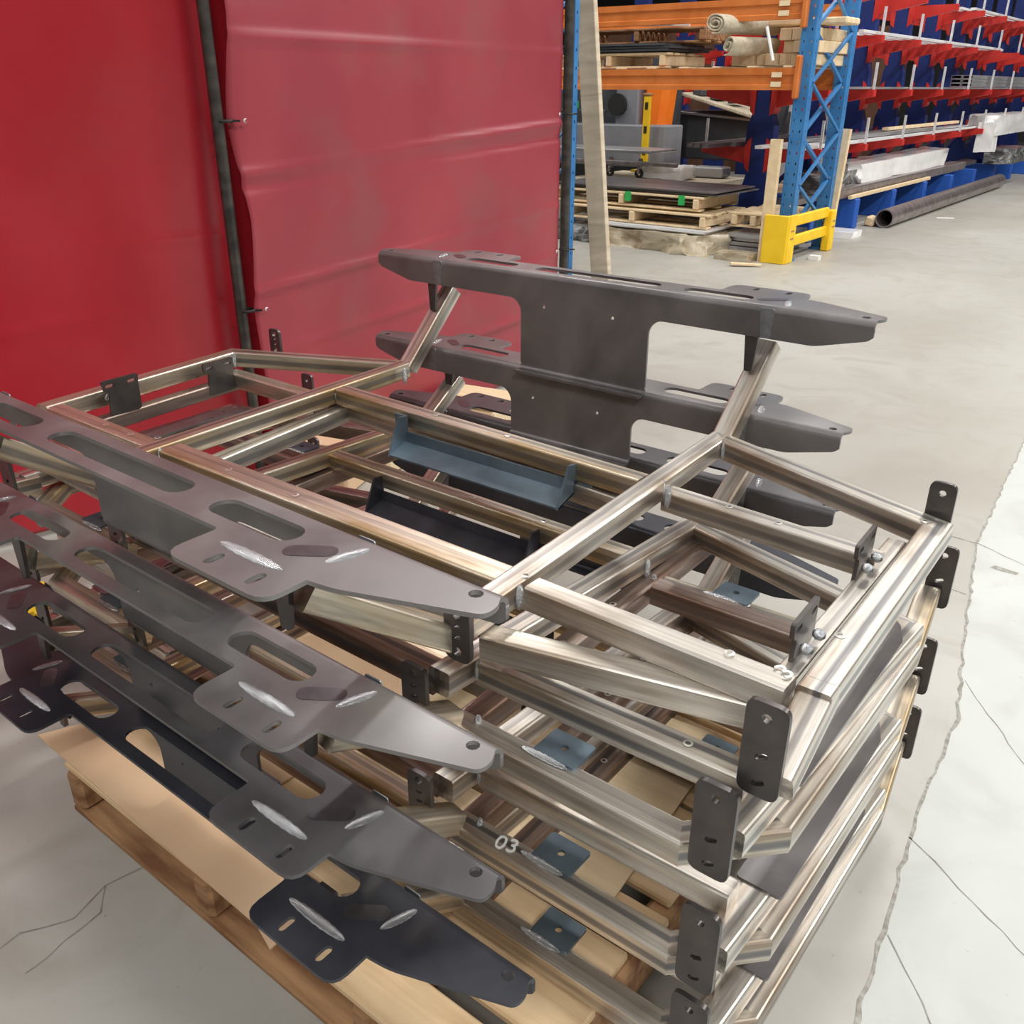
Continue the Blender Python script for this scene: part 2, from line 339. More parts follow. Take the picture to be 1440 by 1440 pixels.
# floor joint, paler slab beyond it, cracks
JT = [(0.86, 7.2), (0.99, 5.6), (1.03, 4.8), (1.09, 3.9), (1.16, 2.95), (1.30, 2.15), (1.46, 1.35), (1.49, .72), (1.58, -.1), (1.68, -1.4), (1.80, -3.2)]
def strip(name, pts, wd, m, parent, z=.0015, jag=.5, seed=1, step=.05):
    rnd = random.Random(seed); P = []
    for a, b in zip(pts[:-1], pts[1:]):
        L = math.hypot(b[0]-a[0], b[1]-a[1]); k = max(1, int(L/step))
        for i in range(k): t = i/k; P.append((a[0]+(b[0]-a[0])*t, a[1]+(b[1]-a[1])*t))
    P.append(pts[-1]); v = []; n = len(P)
    for i, p in enumerate(P):
        a = P[max(0, i-1)]; b = P[min(n-1, i+1)]; d = Vector((b[0]-a[0], b[1]-a[1])).normalized(); nn = Vector((-d.y, d.x))
        o1 = wd/2*(1+rnd.uniform(-jag, jag)); o2 = wd/2*(1+rnd.uniform(-jag, jag)); off = rnd.uniform(-wd, wd)*jag
        v += [W(p[0]+nn.x*(o1+off), p[1]+nn.y*(o1+off), FZ+z), W(p[0]-nn.x*(o2-off), p[1]-nn.y*(o2-off), FZ+z)]
    return put(name, mesh_of(v, [(2*i, 2*i+1, 2*i+3, 2*i+2) for i in range(n-1)]), m, parent)
M['joint'] = mat('joint_filler', (.24, .23, .20), (.40, .39, .36), rough=.9, scale=(60, 60, 60), bump=.3)
M['crack'] = mat('dark_crack', (.20, .195, .175), (.30, .29, .27), rough=.9, scale=(30, 30, 30))  # darker grey of the thin crack strips
v = [W(x, y, FZ+.0008) for x, y in JT]+[W(X1, -3.2, FZ+.0008), W(X1, 7.2, FZ+.0008)]
put('concrete_slab', mesh_of(v, [tuple(range(len(v)))]), M['slab'], floor)
strip('expansion_joint', JT, .011, M['joint'], floor, jag=.6)
for sd, pts in enumerate([[(1.16, 2.95), (1.40, 2.84), (1.9, 2.7), (2.6, 2.6)], [(1.16, 2.95), (.80, 2.96), (.44, 2.93), (.1, 3.05)], [(1.42, 1.62), (1.71, 1.22), (2.2, .9)], [(1.50, .62), (1.9, .35), (2.3, .2)],
                           [(1.25, 2.35), (1.02, 2.4), (.9, 2.32)], [(1.56, .2), (1.9, -.2), (2.2, -.6)], [(-.30, -.92), (-.33, -1.06), (-.29, -1.18), (-.36, -1.3), (-.33, -1.45), (-.42, -1.7)], [(-.33, -1.06), (-.25, -1.12), (-.22, -1.35)]]):
    strip('crack', pts, .0045, M['crack'], floor, jag=.9, seed=sd+5)
for i, (x, y, r) in enumerate([(1.34, 2.72, .055)]):
    strip('spall_patch', [(x-r, y+.02), (x, y), (x+r, y-.01)], r*.7, M['joint'], floor, seed=40+i, jag=.35)
# ceiling lamp fixtures
for i, (x, y) in enumerate(LAMPS):
    rw = ['first row, behind the camera', 'second row, above the stack', 'third row, above the pallet rack', 'fourth row, beyond the pallet rack', 'fifth and last row'][i % 5]
    cl = ['far left', 'left of the curtains', 'above the work bay', 'above the aisle at right'][i//5]
    t = thing('ceiling_lamp', 'white strip lamp '+cl+', '+rw, 'lamp', (x, y, 8.5), 'strip lamps under the ceiling')
    box('housing', (x, y, 8.5), (.8, 3.5, .1), M['galv'], t)

# ---------------------------------------------------------------- pallet under the stack
DZ = -.93
pal = thing('wooden_pallet', 'wide timber pallet on the concrete floor carrying the stack of welded frames', 'pallet', (.2, -.2, FZ))
bx0, bx1 = -.70, 1.11
yy = -.955
bw = .165; k = 0
rb = random.Random(3)
while yy < .62:
    wd = bw*rb.uniform(.85, 1.1); e = rb.uniform(-.02, .02)
    box('deck_board', ((bx0+bx1)/2+e, yy+wd/2, DZ-.013), (bx1-bx0, wd-.008, .026), M['wood'], pal, bev=.003); yy += wd+(.012 if k % 3 else .035); k += 1
for sx in (bx0+.035, .02, .66, bx1-.035):
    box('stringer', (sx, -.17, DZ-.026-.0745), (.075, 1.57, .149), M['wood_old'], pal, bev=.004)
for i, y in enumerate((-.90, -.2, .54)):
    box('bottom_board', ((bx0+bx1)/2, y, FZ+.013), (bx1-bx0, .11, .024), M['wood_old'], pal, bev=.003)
def flat_sheet(name, pts, z, th, m, label, cat, group=None):
    o = prism(name, pts, th, m, None, Matrix.Translation(W(0, 0, z+th))); tag(o, label, cat, group); return o
flat_sheet('cardboard_sheet', [(-.885, -.94), (-.80, -.76), (-.3, -.70), (.37, -.80), (.385, -.99), (.30, -.965), (-.2, -.955)], DZ+.001, .006, M['card'], 'brown cardboard slip sheet sticking out at the left corner of the pallet', 'cardboard')
flat_sheet('cardboard_sheet', [(.02, -.45), (.98, -.33), (.92, .45), (-.05, .35)], DZ+.008, .006, M['card_pale'], 'pale ribbed cardboard sheet lying under the middle of the frames', 'cardboard')
flat_sheet('cardboard_sheet', [(-.66, -.62), (-.06, -.60), (-.03, .25), (-.62, .30)], DZ+.008, .006, M['card'], 'brown cardboard sheet on the left half of the pallet deck', 'cardboard')
o = cyl('wire_tie', (.36, -.53, DZ+.022), (.52, -.50, DZ+.022), .004, M['black']); tag(o, 'short black wire tie lying on the cardboard', 'wire')

# ---------------------------------------------------------------- end beams (folded plate)
TH = .009
def beam_mesh(hp, s):
    fh = .098 if s > 0 else .078
    """folded channel plate; local x along, y outward from the fold (s=+1/-1), z down from 0"""
    o = [(-1.035, .018), (1.035, .018), (1.050, .045), (1.046, .075), (.80, .165), (.745, .172), (.745, .262), (.465, .262), (.465, .145),
         (-.465, .145), (-.465, .262), (-.745, .262), (-.745, .172), (-.80, .165), (-1.046, .075), (-1.050, .045)]
    rad = [.0, .0, .015, .02, .03, .0, .04, .04, .012, .012, .04, .04, 0, .03, .02, .015]
    o = [(x, y*s) for x, y in round_poly(o, rad)]
    hs = [slot(0, .078*s, .535, .066), slot(.487, .078*s, .250, .066), slot(-.487, .078*s, .250, .066)]
    for q in (1, -1):
        hs += [slot(q*.995, .032*s, .026, .0259, n=5), slot(q*.56, .222*s, .042, .018, 90, 4), slot(q*.675, .222*s, .042, .018, 90, 4)]
    top = sheet_mesh(o, hs, TH)
    f = [(-1.035, -.018), (-1.035, -.045), (-1.02, -.058), (-.86, -fh), (-.31, -fh), (-.278, -fh-.032), (-.278, -hp+.012), (.278, -hp+.012), (.278, -fh-.032), (.31, -fh), (.86, -fh), (1.02, -.058), (1.035, -.045), (1.035, -.018)]
    fr = [0, 0, .01, .02, .03, .03, .012, .012, .03, .03, .02, .01, 0, 0]
    hh = [slot(x, -.115, .013, .0129, n=4) for x in (-.17, .13)]
    fl = sheet_mesh(round_poly(f, fr), hh, TH)
    # fold radius and bottom lip as swept arcs
    def arc(x0, x1, cy, cz, r, a0, a1, t, inner):
        v = []; n = 6; fc = []
        for x in (x0, x1):
            for rr in (r+t/2, r-t/2):
                for i in range(n+1):
                    a = math.radians(a0+(a1-a0)*i/n); v.append((x*S, (cy+rr*math.cos(a))*S, (cz+rr*math.sin(a))*S))
        m_ = n+1
        for i in range(n):
            fc += [(i, i+1, 2*m_+i+1, 2*m_+i), (m_+i+1, m_+i, 3*m_+i, 3*m_+i+1), (i, m_+i, m_+i+1, i+1), (2*m_+i+1, 3*m_+i+1, 3*m_+i, 2*m_+i)]
        fc += [(0, 2*m_, 3*m_, m_), (n, m_+n, 3*m_+n, 2*m_+n)]
        return mesh_of(v, fc)
    r = .0135+TH/2-TH/2
    if s > 0: fold = arc(-1.035, 1.035, .018, -.018, .018-0, 90, 180, TH, 0); lip = arc(-.278, .278, -.018, -hp+.012, .018, -90, 0, TH, 0)
    else: fold = arc(-1.035, 1.035, -.018, -.018, .018, 90, 0, TH, 0); lip = arc(-.278, .278, .018, -hp+.012, .018, 180, 270, TH, 0)
    lp = mesh_of([(x*S, y*s*S, z*S) for x in (-.278, .278) for y, z in ((-.016, -hp-.0105+TH*.5), (-.050, -hp-.0105+TH*.5+.003), (-.050, -hp-.0105-TH*.5+.003), (-.016, -hp-.0105-TH*.5))],
                 [(0, 1, 5, 4), (1, 2, 6, 5), (2, 3, 7, 6), (3, 0, 4, 7), (0, 3, 2, 1), (4, 5, 6, 7)])
    Rv = Matrix.Rotation(math.radians(90), 4, 'X')
    return join_meshes([(top, Matrix()), (fl, Rv), (fold, Matrix()), (lip, Matrix()), (lp, Matrix())])
BM = {}
def end_beam(parent, x, y, z, hp, s, rz=0, ry=0, m='plate'):
    key = (round(hp, 3), s, m)
    if key not in BM: BM[key] = beam_mesh(hp, s)
    mw = Matrix.LocRotScale(W(x, y, z), Euler((0, math.radians(ry), math.radians(rz))), None)
    b = put('end_beam', BM[key], M[m], parent, mw)
    c, sn = math.cos(math.radians(rz)), math.sin(math.radians(rz))
    def T(a, bb, cc): return (x+a*c-bb*sn, y+a*sn+bb*c, z+cc-a*math.sin(math.radians(ry)))
    for q in (1, -1):
        # tab weld scar, post weld scar, post gusset
        if s < 0: weld(T(q*.60, .176*s, .004), (.024, .012, .17), b, (90, 0, 90+rz), 'weld_bead').data.materials
        weld(T(q*.735, .07*s, .004), (.022, .01, .085), b, (90, 0, rz+18*s), 'weld_bead')
        h = sheet_mesh(slot(0, 0, .10, .04), [], .0015)
        put('heat_mark', h, M['heat'], b, Matrix.LocRotScale(W(*T(q*.67, .10*s, .0048)), Euler((0, 0, math.radians(35*q+rz))), None))
        cap = sheet_mesh(round_poly([(-.024, 0), (.024, 0), (.018, -.095), (-.014, -.095)], .008), [], .003)
        put('splice_weld', cap, M['weld_flat'], b, Matrix.LocRotScale(W(*T(q*.70, -.006*s, -.002)), Euler((math.radians(90), 0, math.radians(rz))), None))
    return b
M['weld_flat'] = mat('ground_splice', (.24, .27, .29), (.34, .37, .39), rough=.35, metal=.7, scale=(40, 40, 40))

def mount_plate(parent, cx, y, z0, z1, w=.078, th=.012, holes='top', name='mounting_plate', rx=0, m='bracket', ry=0):
    """upright strap plate facing -y, hole near the top, two slots lower down"""
    h = z1-z0
    o = round_poly([(-w/2, 0), (w/2, 0), (w/2, h), (-w/2, h)], [.022, .022, .02, .02])
    hs = [slot(0, h-.030, .019, .0189, n=5), slot(0, .030, .026, .012, 25, 4), slot(0, .088 if h > .13 else .06, .026, .012, 25, 4)]
    if name == 'riser_gusset': o = round_poly([(-w*.28, 0), (w*.20, 0), (w/2, h), (-w/2, h)], .006); hs = []
    if holes == 'ends' and name != 'riser_gusset': hs = [slot(0, h-.022, .024, .0239, n=5), slot(0, h*.62, .022, .009, 20, 3), slot(0, h*.42, .022, .009, 20, 3), slot(0, .024, .024, .0239, n=5)]
    me = sheet_mesh(o, hs, th)
    return put(name, me, M[m], parent, Matrix.LocRotScale(W(cx, y, z0), Euler((math.radians(90+rx), 0, math.radians(ry))), None))
def tray(parent, x0, x1, y, z, m='blued'):
    """bent strip tray with triangular end gussets hanging under the rear cross tube"""
    yb, yf, zb, zf = y+.03, y-.055, z-.10, z-.125; t = .006
    v = [W(x, yy_, zz) for x in (x0, x1) for yy_, zz in ((yb, zb+.035), (yb-.004, zb), (yf, zf), (yf, zf-t), (yb-.004, zb-t), (yb+t, zb+.035))]
    f = [(i, (i+1) % 6, 6+(i+1) % 6, 6+i) for i in range(6)]+[(5, 4, 3, 2, 1, 0), (6, 7, 8, 9, 10, 11)]
    me = mesh_of(v, f); bm = bmesh.new(); bm.from_mesh(me); tr = put('tray_sheet', finish(bm), M[m], parent)
    for x in (x0, x1-.008):
        pts = [(yf-.002, zf-.006), (yb+.01, zb-.006), (yb+.012, z-.01), (yb-.030, z-.005), (yf+.012, zf+.03)]
        v = [W(x, a, b) for a, b in pts]+[W(x+.008, a, b) for a, b in pts]; n = 5
        me = mesh_of(v, [tuple(range(n)), tuple(range(2*n-1, n-1, -1))]+[(i, (i+1) % n, n+(i+1) % n, n+i) for i in range(n)])
        bm = bmesh.new(); bm.from_mesh(me); put('tray_gusset', finish(bm), M[m], parent)
    # outer wings
    for x, q in ((x0, -1), (x1, 1)):
        box('tray_wing', (x+q*.028, yb+.016, z-.055), (.055, .008, .085), M[m], parent)
def plug(parent, x, y, z, r=.011):
    n = 10; v = []; f = []
    for rr, zz in ((r, .0008), (r*.55, .0014)): v += [((x+0)*0+rr*S*math.cos(2*math.pi*i/n), rr*S*math.sin(2*math.pi*i/n), zz*S) for i in range(n)]
    f = [(i, (i+1) % n, n+(i+1) % n, n+i) for i in range(n)]
    put('plug_weld', mesh_of(v, f), M['plug'], parent, Matrix.Translation(W(x, y, z+.001)))

# ================================================================ frame 1, top of the stack
def frame_top():
    t = thing('steel_chassis', 'topmost welded raw steel frame of the stack, with a slotted beam at each end', 'frame', (0, 0, -.13), 'welded frames stacked on the pallet')
    T_ = M['tube']; G = M['tube_warm']; U = M['tube_rust']
    RN, RK = (.715, -.60, .001), (.655, .745, .001); LN, LK = (-.70, -.60, .001), (-.755, .715, .001)
    tube('side_rail', RN, RK, T_, t, ext=.01); tube('side_rail', LN, LK, G, t, ext=.01)
    tube('cross_tube', (-.70, .335, -.002), (.64, .285, -.002), G, t, w=.066)           # rear cross tube
    tube('cross_tube', (-.66, -.425, -.002), (.685, -.415, -.002), G, t, w=.085)         # front cross tube
    tube('cross_tube', (-.66, -.575, -.02), (.68, -.575, -.02), T_, t)           # along the front, behind the beam
    tube('outrigger_tube', (.755, -.408, -.003), (1.375, -.415, -.003), T_, t)
    tube('outrigger_tube', (.70, .325, -.035), (1.325, .285, -.035), T_, t)
    tube('outrigger_tube', (-.74, -.44, -.004), (-1.36, -.44, -.004), G, t)
    tube('outrigger_tube', (-.76, .345, -.065), (-1.40, .345, -.065), G, t)
    # far diagonals, end tubes, near diagonals
    tube('diagonal_tube', (.675, .73, 0), (1.402, .485, 0), T_, t, w=.07, ext=.012, nxt=(1.420, -.40, 0)); tube('diagonal_tube', (-.775, .715, 0), (-1.462, .40, 0), G, t, w=.066, ext=.012, nxt=(-1.375, -.46, 0))
    tube('end_tube', (1.402, .485, 0), (1.420, -.40, 0), T_, t, w=.07, ext=.015, prev=(.675, .73, 0)); tube('end_tube', (1.420, -.375, .001), (1.428, -.595, -.072), T_, t, w=.07)
    tube('end_tube', (-1.462, .40, 0), (-1.375, -.46, 0), G, t, w=.066, ext=.015, prev=(-.775, .715, 0))
    tube('lower_end_tube', (1.325, .43, -.05), (1.335, -.40, -.05), T_, t, w=.05, h=.05); tube('lower_end_tube', (-1.38, .35, -.085), (-1.315, -.40, -.085), U, t, w=.055, h=.055)
    tube('diagonal_tube', (.735, -.555, -.066), (1.40, -.392, -.066), T_, t); tube('diagonal_tube', (-.72, -.60, -.066), (-1.40, -.44, -.066), T_, t)
    # risers to the end beams
    for (a, b, m_) in (((.655, .75, -.012), (.678, .985, .268), T_), ((-.755, .72, -.012), (-.735, .985, .275), T_), ((.70, -.60, -.045), (.622, -.935, .195), G), ((-.70, -.60, -.045), (-.62, -.935, .195), G)):
        tube('riser_tube', a, b, m_, t, w=.07, h=.06, ext=.0)
    for x, y, z, s in ((.665, .925, .245, 1), (-.735, .925, .25, 1), (.60, -1.005, .16, -1), (-.60, -1.005, .16, -1)):
        mount_plate(t, x, y-.03*s, z-.065, z+.11, w=.055, holes='ends', name='riser_gusset')
    # inner lower frame under the left rail and the rear cross tube
    tube('lower_tube', (-.717, .384, -.075), (-.62, -.40, -.075), T_, t); tube('lower_tube', (-.71, .375, -.075), (.62, .275, -.075), T_, t)
    # second level hung under the near side (rail twin and near tube)
    end_beam(t, .01, .885, .396, .362, 1, rz=0.3); end_beam(t, .01, -.865, .278, .262, -1, rz=-.2)
    mount_plate(t, 1.410, -.615, -.115, .085, w=.078); tube('plate_stub', (1.405, -.61, -.03), (1.40, -.54, -.03), T_, t, w=.055, h=.075); mount_plate(t, 1.385, .56, -.13, .085, w=.068)
    mount_plate(t, -1.42, .60, -.055, .06, w=.07, holes='ends')
    mount_plate(t, .738, -.648, -.095, .045, w=.072, holes='ends'); mount_plate(t, -.70, -.648, -.095, .045, w=.072, holes='ends')
    tray(t, -.30, .42, .225, .0)
    # slotted hook plates on the end tubes
    for x, y, q in ((1.318, .20, 1), (1.335, -.225, 1), (-1.322, -.205, -1), (-1.355, .24, -1)):
        o = round_poly([(-.06, 0), (.07, 0), (.07, .10), (.075, .135), (-.075, .135), (-.07, .095), (-.05, .09)], .012)
        zb = -.085 if not (q < 0 and y > 0) else -.125
        me = sheet_mesh(o, [slot(-.045, .113, .035, .012, 0, 4), slot(.045, .113, .035, .012, 0, 4)], .010)
        hp = put('hook_plate', me, M['bracket'], t, Matrix.LocRotScale(W(x-.012*q, y, zb), Euler((math.radians(90), 0, math.radians(92))), None))
        for dy in (-.035, .035): weld((x+.012*q, y+dy, -.020), (.026, .022, .042), hp, (70*q, 20, 0))
    for x, y in ((.745, -.445), (-.66, -.46), (-.715, .305), (.70, .29), (.735, .26)): weld((x, y, -.03), (.02, .02, .066), t)
    for x, y in ((-1.35, -.455), (-1.42, .375), (.70, .69), (-.69, .66)): weld((x, y, -.032), (.018, .018, .064), t)
    for x, y in ((1.241, -.40), (1.05, .30), (1.373, .475), (1.392, -.20), (-.2, .315), (.12, .305), (-.35, -.43), (-.05, -.43), (-1.0, -.445), (-.85, -.445), (.73, -.40), (-.1, -.575), (.66, .735), (.9, .315), (-.75, -.41)): plug(t, x, y, .0 if not (x > .8 and .29 < y < .32) else -.035)
    box('locating_tab', (.675, .215, -.04), (.012, .03, .06), M['bracket'], t)
    return t

# ================================================================ lower frames
def frame_low(idx, R, label, rear, front, dx=0.):
    t = thing('steel_chassis', label, 'frame', (dx, 0, R-.06), 'welded frames stacked on the pallet')
    T_ = M['tube']; G = M['tube_warm']; U = M['tube_rust']
    zn, zf = R+.13, R+.045
    def P(x, y, z): return (x+dx, y, z)
    for q in (1, -1):
        # bottom ring of each side
        rp = [(.69, -.60), (1.268, -.60), (1.408, -.45), (1.420, .365), (1.378, .70)]; rp = [P(q*a_, b_, R) for a_, b_ in rp]
        for i_ in range(4):
            tube('ring_tube', rp[i_], rp[i_+1], (T_ if q > 0 else G) if i_ < 3 else G, t, ext=.015, prev=rp[i_-1] if i_ else None, nxt=rp[i_+2] if i_ < 3 else None)
        tube('ring_tube', P(q*.735, .27, R-.003), P(q*1.385, .285, R-.003), G, t)
        tube('ring_rail', P(q*.70, -.62, R-.0015), P(q*.70, .70, R-.0015), U, t)
        tube('side_rail', P(q*.655, -.615, zn), P(q*(.657 if q > 0 else .745), .60, zf), (T_ if q > 0 else G), t, ext=.01)
        tube('outrigger_tube', P(q*.70, -.515, zn-.003), P(q*1.355, -.502, zn), T_, t)
        tube('diagonal_tube', P(q*(.665 if q > 0 else .75), .59, zf), P(q*(1.40 if q > 0 else 1.50), .385, zf), T_ if q > 0 else U, t, ext=.01)
        tube('end_tube', P(q*(1.405 if q > 0 else 1.50), .395, zf), P(q*1.365, -.60, zn-.05), T_, t, w=.07, ext=.01)
        tube('outrigger_tube', P(q*.76, .185, zf-.01), P(q*1.34, .19, zf-.01), U, t)
        tube('riser_tube', P(q*.68, .66, R+.02), P(q*.69, .965, rear[2]-.125), T_, t, w=.068, h=.06)
        tube('riser_tube', P(q*.68, -.60, R+.03), P(q*.62, -.92, front[2]-.11), G, t, w=.068, h=.06)
        mount_plate(t, q*.675+dx, .915, rear[2]-.19, rear[2]-.06, w=.055, holes='ends', name='riser_gusset')
        mount_plate(t, q*.60+dx, -.955, front[2]-.185, front[2]-.05, w=.055, holes='ends', name='riser_gusset')
        mount_plate(t, q*.620+dx, -.668, zn-.12, zn+.025, w=.075, holes='ends')
        mount_plate(t, q*1.352+dx, -.650, R-.015, R+.20, w=.082); tube('plate_stub', P(q*1.345, -.645, R+.075), P(q*1.345, -.56, R+.07), T_, t, w=.06, h=.075)
        mount_plate(t, q*1.395+dx, .735, R-.07, R+.13, w=.072)
        # bored tab plate on the near ring tube and far ring tube
        for yy_ in (-.545, .315):
            me = sheet_mesh(round_poly([(-.055, -.045), (.055, -.045), (.055, .045), (-.055, .045)], .008), [slot(.0, .0, .02, .0199, n=5)], .008)
            tb = put('bored_tab', me, M['blued'], t, Matrix.Translation(W(q*.95+dx, yy_, R+.003)))
            weld((q*.93+dx, yy_-.05 if yy_ < 0 else yy_-.045, R+.003), (.02, .01, .12), tb, (90, 0, 90))
        # end angle plate with notches (flat purple-grey plate inside the end tubes)
        me = sheet_mesh(round_poly([(-.075, -.40), (.03, -.40), (.03, .25), (.0, .33), (-.075, .38)], .012), [slot(-.055, -.1, .06, .014, 90, 3), slot(-.055, .18, .06, .014, 90, 3), slot(-.02, .28, .016, .0159, n=4), slot(-.02, -.22, .016, .0159, n=4)], .008)
        if q < 0: me.transform(Matrix.Scale(-1, 4, Vector((1, 0, 0))))
        put('end_angle', me, M['plate'], t, Matrix.Translation(W(q*1.40+dx, -.02, R+.075)))
        for yy_ in (-.44, -.30): weld((q*1.335+dx, yy_, R+.03), (.03, .03, .085), t, (75, 0, 0))
        weld((q*.735+dx, -.585, R-.01), (.02, .02, .055), t); weld((q*.715+dx, .255, R-.015), (.02, .02, .055), t); weld((q*.70+dx, -.54, zn-.03), (.018, .018, .06), t)
        weld((q*.69+dx, .255, zf-.02), (.02, .02, .062), t)
        for x_, y_, z_ in ((q*1.22, -.505, zn), (q*.70, -.2, R), (q*.70, .05, R), (q*1.0, .28, R), (q*1.41, 0, R), (q*1.19, .19, zf-.01)): plug(t, x_+dx, y_, z_)
    tube('cross_tube', P(-.72, .265, zf+.015), P(.64, .262, zf+.015), G, t)
    tube('cross_tube', P(-.68, -.42, R-.004), P(.68, -.42, R-.004), G, t); tube('cross_tube', P(-.66, -.585, zn-.03), P(.62, -.585, zn-.03), U, t)
    tray(t, -.41+dx, .31+dx, .195, zf+.01, 'blueblack')
    for x_ in (-.3, 0, .3): plug(t, x_+dx, .265, zf+.015)
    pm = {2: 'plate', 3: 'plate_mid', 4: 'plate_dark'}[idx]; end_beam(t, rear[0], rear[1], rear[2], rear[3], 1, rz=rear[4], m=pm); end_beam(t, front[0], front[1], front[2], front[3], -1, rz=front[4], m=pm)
    return t
f1 = frame_top()
f2 = frame_low(2, -.30, 'welded raw steel frame directly under the topmost one, second from the top of the stack', (-.034, .88, .034, .276, .25), (-.002, -.86, -.036, .245, -.55))
f3 = frame_low(3, -.61, 'third welded steel frame from the top, with figures chalked on a near tube', (-.034, .94, -.255, .245, .25), (.02, -.885, -.306, .232, -.53), .0)
f4 = frame_low(4, -.862, 'lowest welded steel frame of the stack, its tubes lying on the pallet deck', (.0, .90, -.515, .245, .2), (.085, -.875, -.549, .245, -.3), .0)

# ---------------------------------------------------------------- writing chalked on tubes
def text(body, c, size, rot, m, parent=None, name='chalk_mark', ext=.001):
    cu = bpy.data.curves.new('t', 'FONT'); cu.body = body; cu.size = size*S; cu.extrude = ext; cu.align_x = 'CENTER'; cu.align_y = 'CENTER'
    o = bpy.data.objects.new('tmp', cu); COL.objects.link(o); dg = bpy.context.evaluated_depsgraph_get(); me = bpy.data.meshes.new_from_object(o.evaluated_get(dg))
    bpy.data.objects.remove(o); bpy.data.curves.remove(cu); me.materials.clear()
    return put(name, me, m, parent, Matrix.LocRotScale(W(*c), Euler([math.radians(a) for a in rot]), None))
text('03', (.83, -.60, -.609), .06, (0, 0, 15), M['chalk'], f3)
text('3', (1.355, -.395, .0018), .06, (0, 0, 60), M['chalk'], f1)

# ---------------------------------------------------------------- curtains and their poles
def curtain(name, A, B, z0, z1, m, label, amp, fold=(), seed=0, nx=90, nz=170, gather=()):
    """hung PVC sheet with thickness, slight billow, horizontal creases; gather = heights where the near edge is tied"""
    A = Vector((*A, 0)); B = Vector((*B, 0)); d = (B-A); L = d.length; d.normalize(); n = Vector((d.y, -d.x, 0)); rnd = random.Random(seed)
    ph = [rnd.uniform(0, 6.28) for _ in range(6)]; v = []
    for j in range(nz+1):
        tz = j/nz; z = z0+(z1-z0)*tz
        for i in range(nx+1):
            tx = i/nx; off = amp*(math.sin(5*tx+ph[0])*math.sin(3.1*tz*3+ph[1])+.4*math.sin(13*tx+2*tz+ph[2])+.3*math.sin(9*tz+4*tx+ph[3]))
            for (zc, sl, dep) in fold:
                dd = z-(zc+sl*tx*L); off += dep*math.exp(-(dd/.022)**2)*(.6+.4*math.sin(6*tx+zc*5))
            x_in = 0
            for zc in gather:
                g = math.exp(-((z-zc)/.45)**2); x_in += .0
                off += .03*math.cos((z-zc)*3.5)*math.exp(-tx*L/.08)*(1-g)
            sag = 0
            if gather: 
                zz = min(abs(z-zc) for zc in gather); sag = min(.05, zz*.07)*math.exp(-tx*30)-.0*tx
            p = A+d*(tx*L+sag)+n*off; v.append(W(p.x, p.y, z))
    f = [(j*(nx+1)+i, j*(nx+1)+i+1, (j+1)*(nx+1)+i+1, (j+1)*(nx+1)+i) for j in range(nz) for i in range(nx)]
    me = mesh_of(v, f, 'curtain', True); o = put(name, me, m)
    md = o.modifiers.new('thickness', 'SOLIDIFY'); md.thickness = .003
    return o
c1 = curtain('welding_curtain', (-2.265, 1.13), (-2.495, 4.28), -1.09, 2.9, M['curtain'], '', .012, [(.62, .05, .022), (.55, .04, -.015), (.02, .05, .018), (-.34, .045, .018), (-.66, .02, .02), (1.25, 0, .014), (-.85, -.03, .02)], 3, gather=(.87, -.07, 1.8))
tag(c1, 'dusty pink-red welding curtain with horizontal creases between the two dark poles', 'curtain')
c2 = curtain('welding_curtain', (-3.05, -1.6), (-2.40, 1.5), -1.09, 2.9, M['curtain_gloss'], '', .014, [(.30, .0, .006), (-.1, .03, .006)], 9)
tag(c2, 'glossy bright red welding curtain at the left, left of the near dark pole', 'curtain')
def grommet(parent, c, rot):
    bm = bmesh.new(); bmesh.ops.create_cone(bm, cap_ends=False, segments=14, radius1=.012*S, radius2=.008*S, depth=.008*S)
    return put('grommet', finish(bm, True), M['bright'], parent, Matrix.LocRotScale(W(*c), Euler(rot), None))
for z in (.87, -.07): grommet(c1, (-2.24, 1.19, z), (0, math.radians(90), 0))
for z in (.84, -.17): grommet(c1, (-2.475, 4.24, z), (0, math.radians(90), 0))
# hem tape seams on the glossy curtain
for (tt, z0, z1) in ((.42, .25, .75), (.55, .2, .8)):
    A = Vector((-3.05, -1.6)); B = Vector((-2.50, 1.02)); p = A+(B-A)*tt
    box('curtain_seam', (p.x+.02, p.y, (z0+z1)/2), (.006, .008, z1-z0), M['curtain_gloss'], c2)
pole1 = thing('curtain_pole', 'dark steel pole at the near edge of the pink-red curtain', 'pole', (-2.32, 1.08, FZ), None)
cyl('shaft', (-2.32, 1.08, FZ), (-2.32, 1.08, 2.9), .030, M['pole'], pole1, 24); cyl('foot_plate', (-2.32, 1.08, FZ), (-2.32, 1.08, FZ+.02), .1, M['pole'], pole1)
pole2 = thing('curtain_pole', 'dark steel pole at the far edge of the pink-red curtain beside the leaning plank', 'pole', (-2.495, 4.36, FZ), None)
cyl('shaft', (-2.495, 4.36, FZ), (-2.495, 4.36, 2.9), .036, M['pole'], pole2, 24); cyl('foot_plate', (-2.495, 4.36, FZ), (-2.495, 4.36, FZ+.02), .1, M['pole'], pole2)
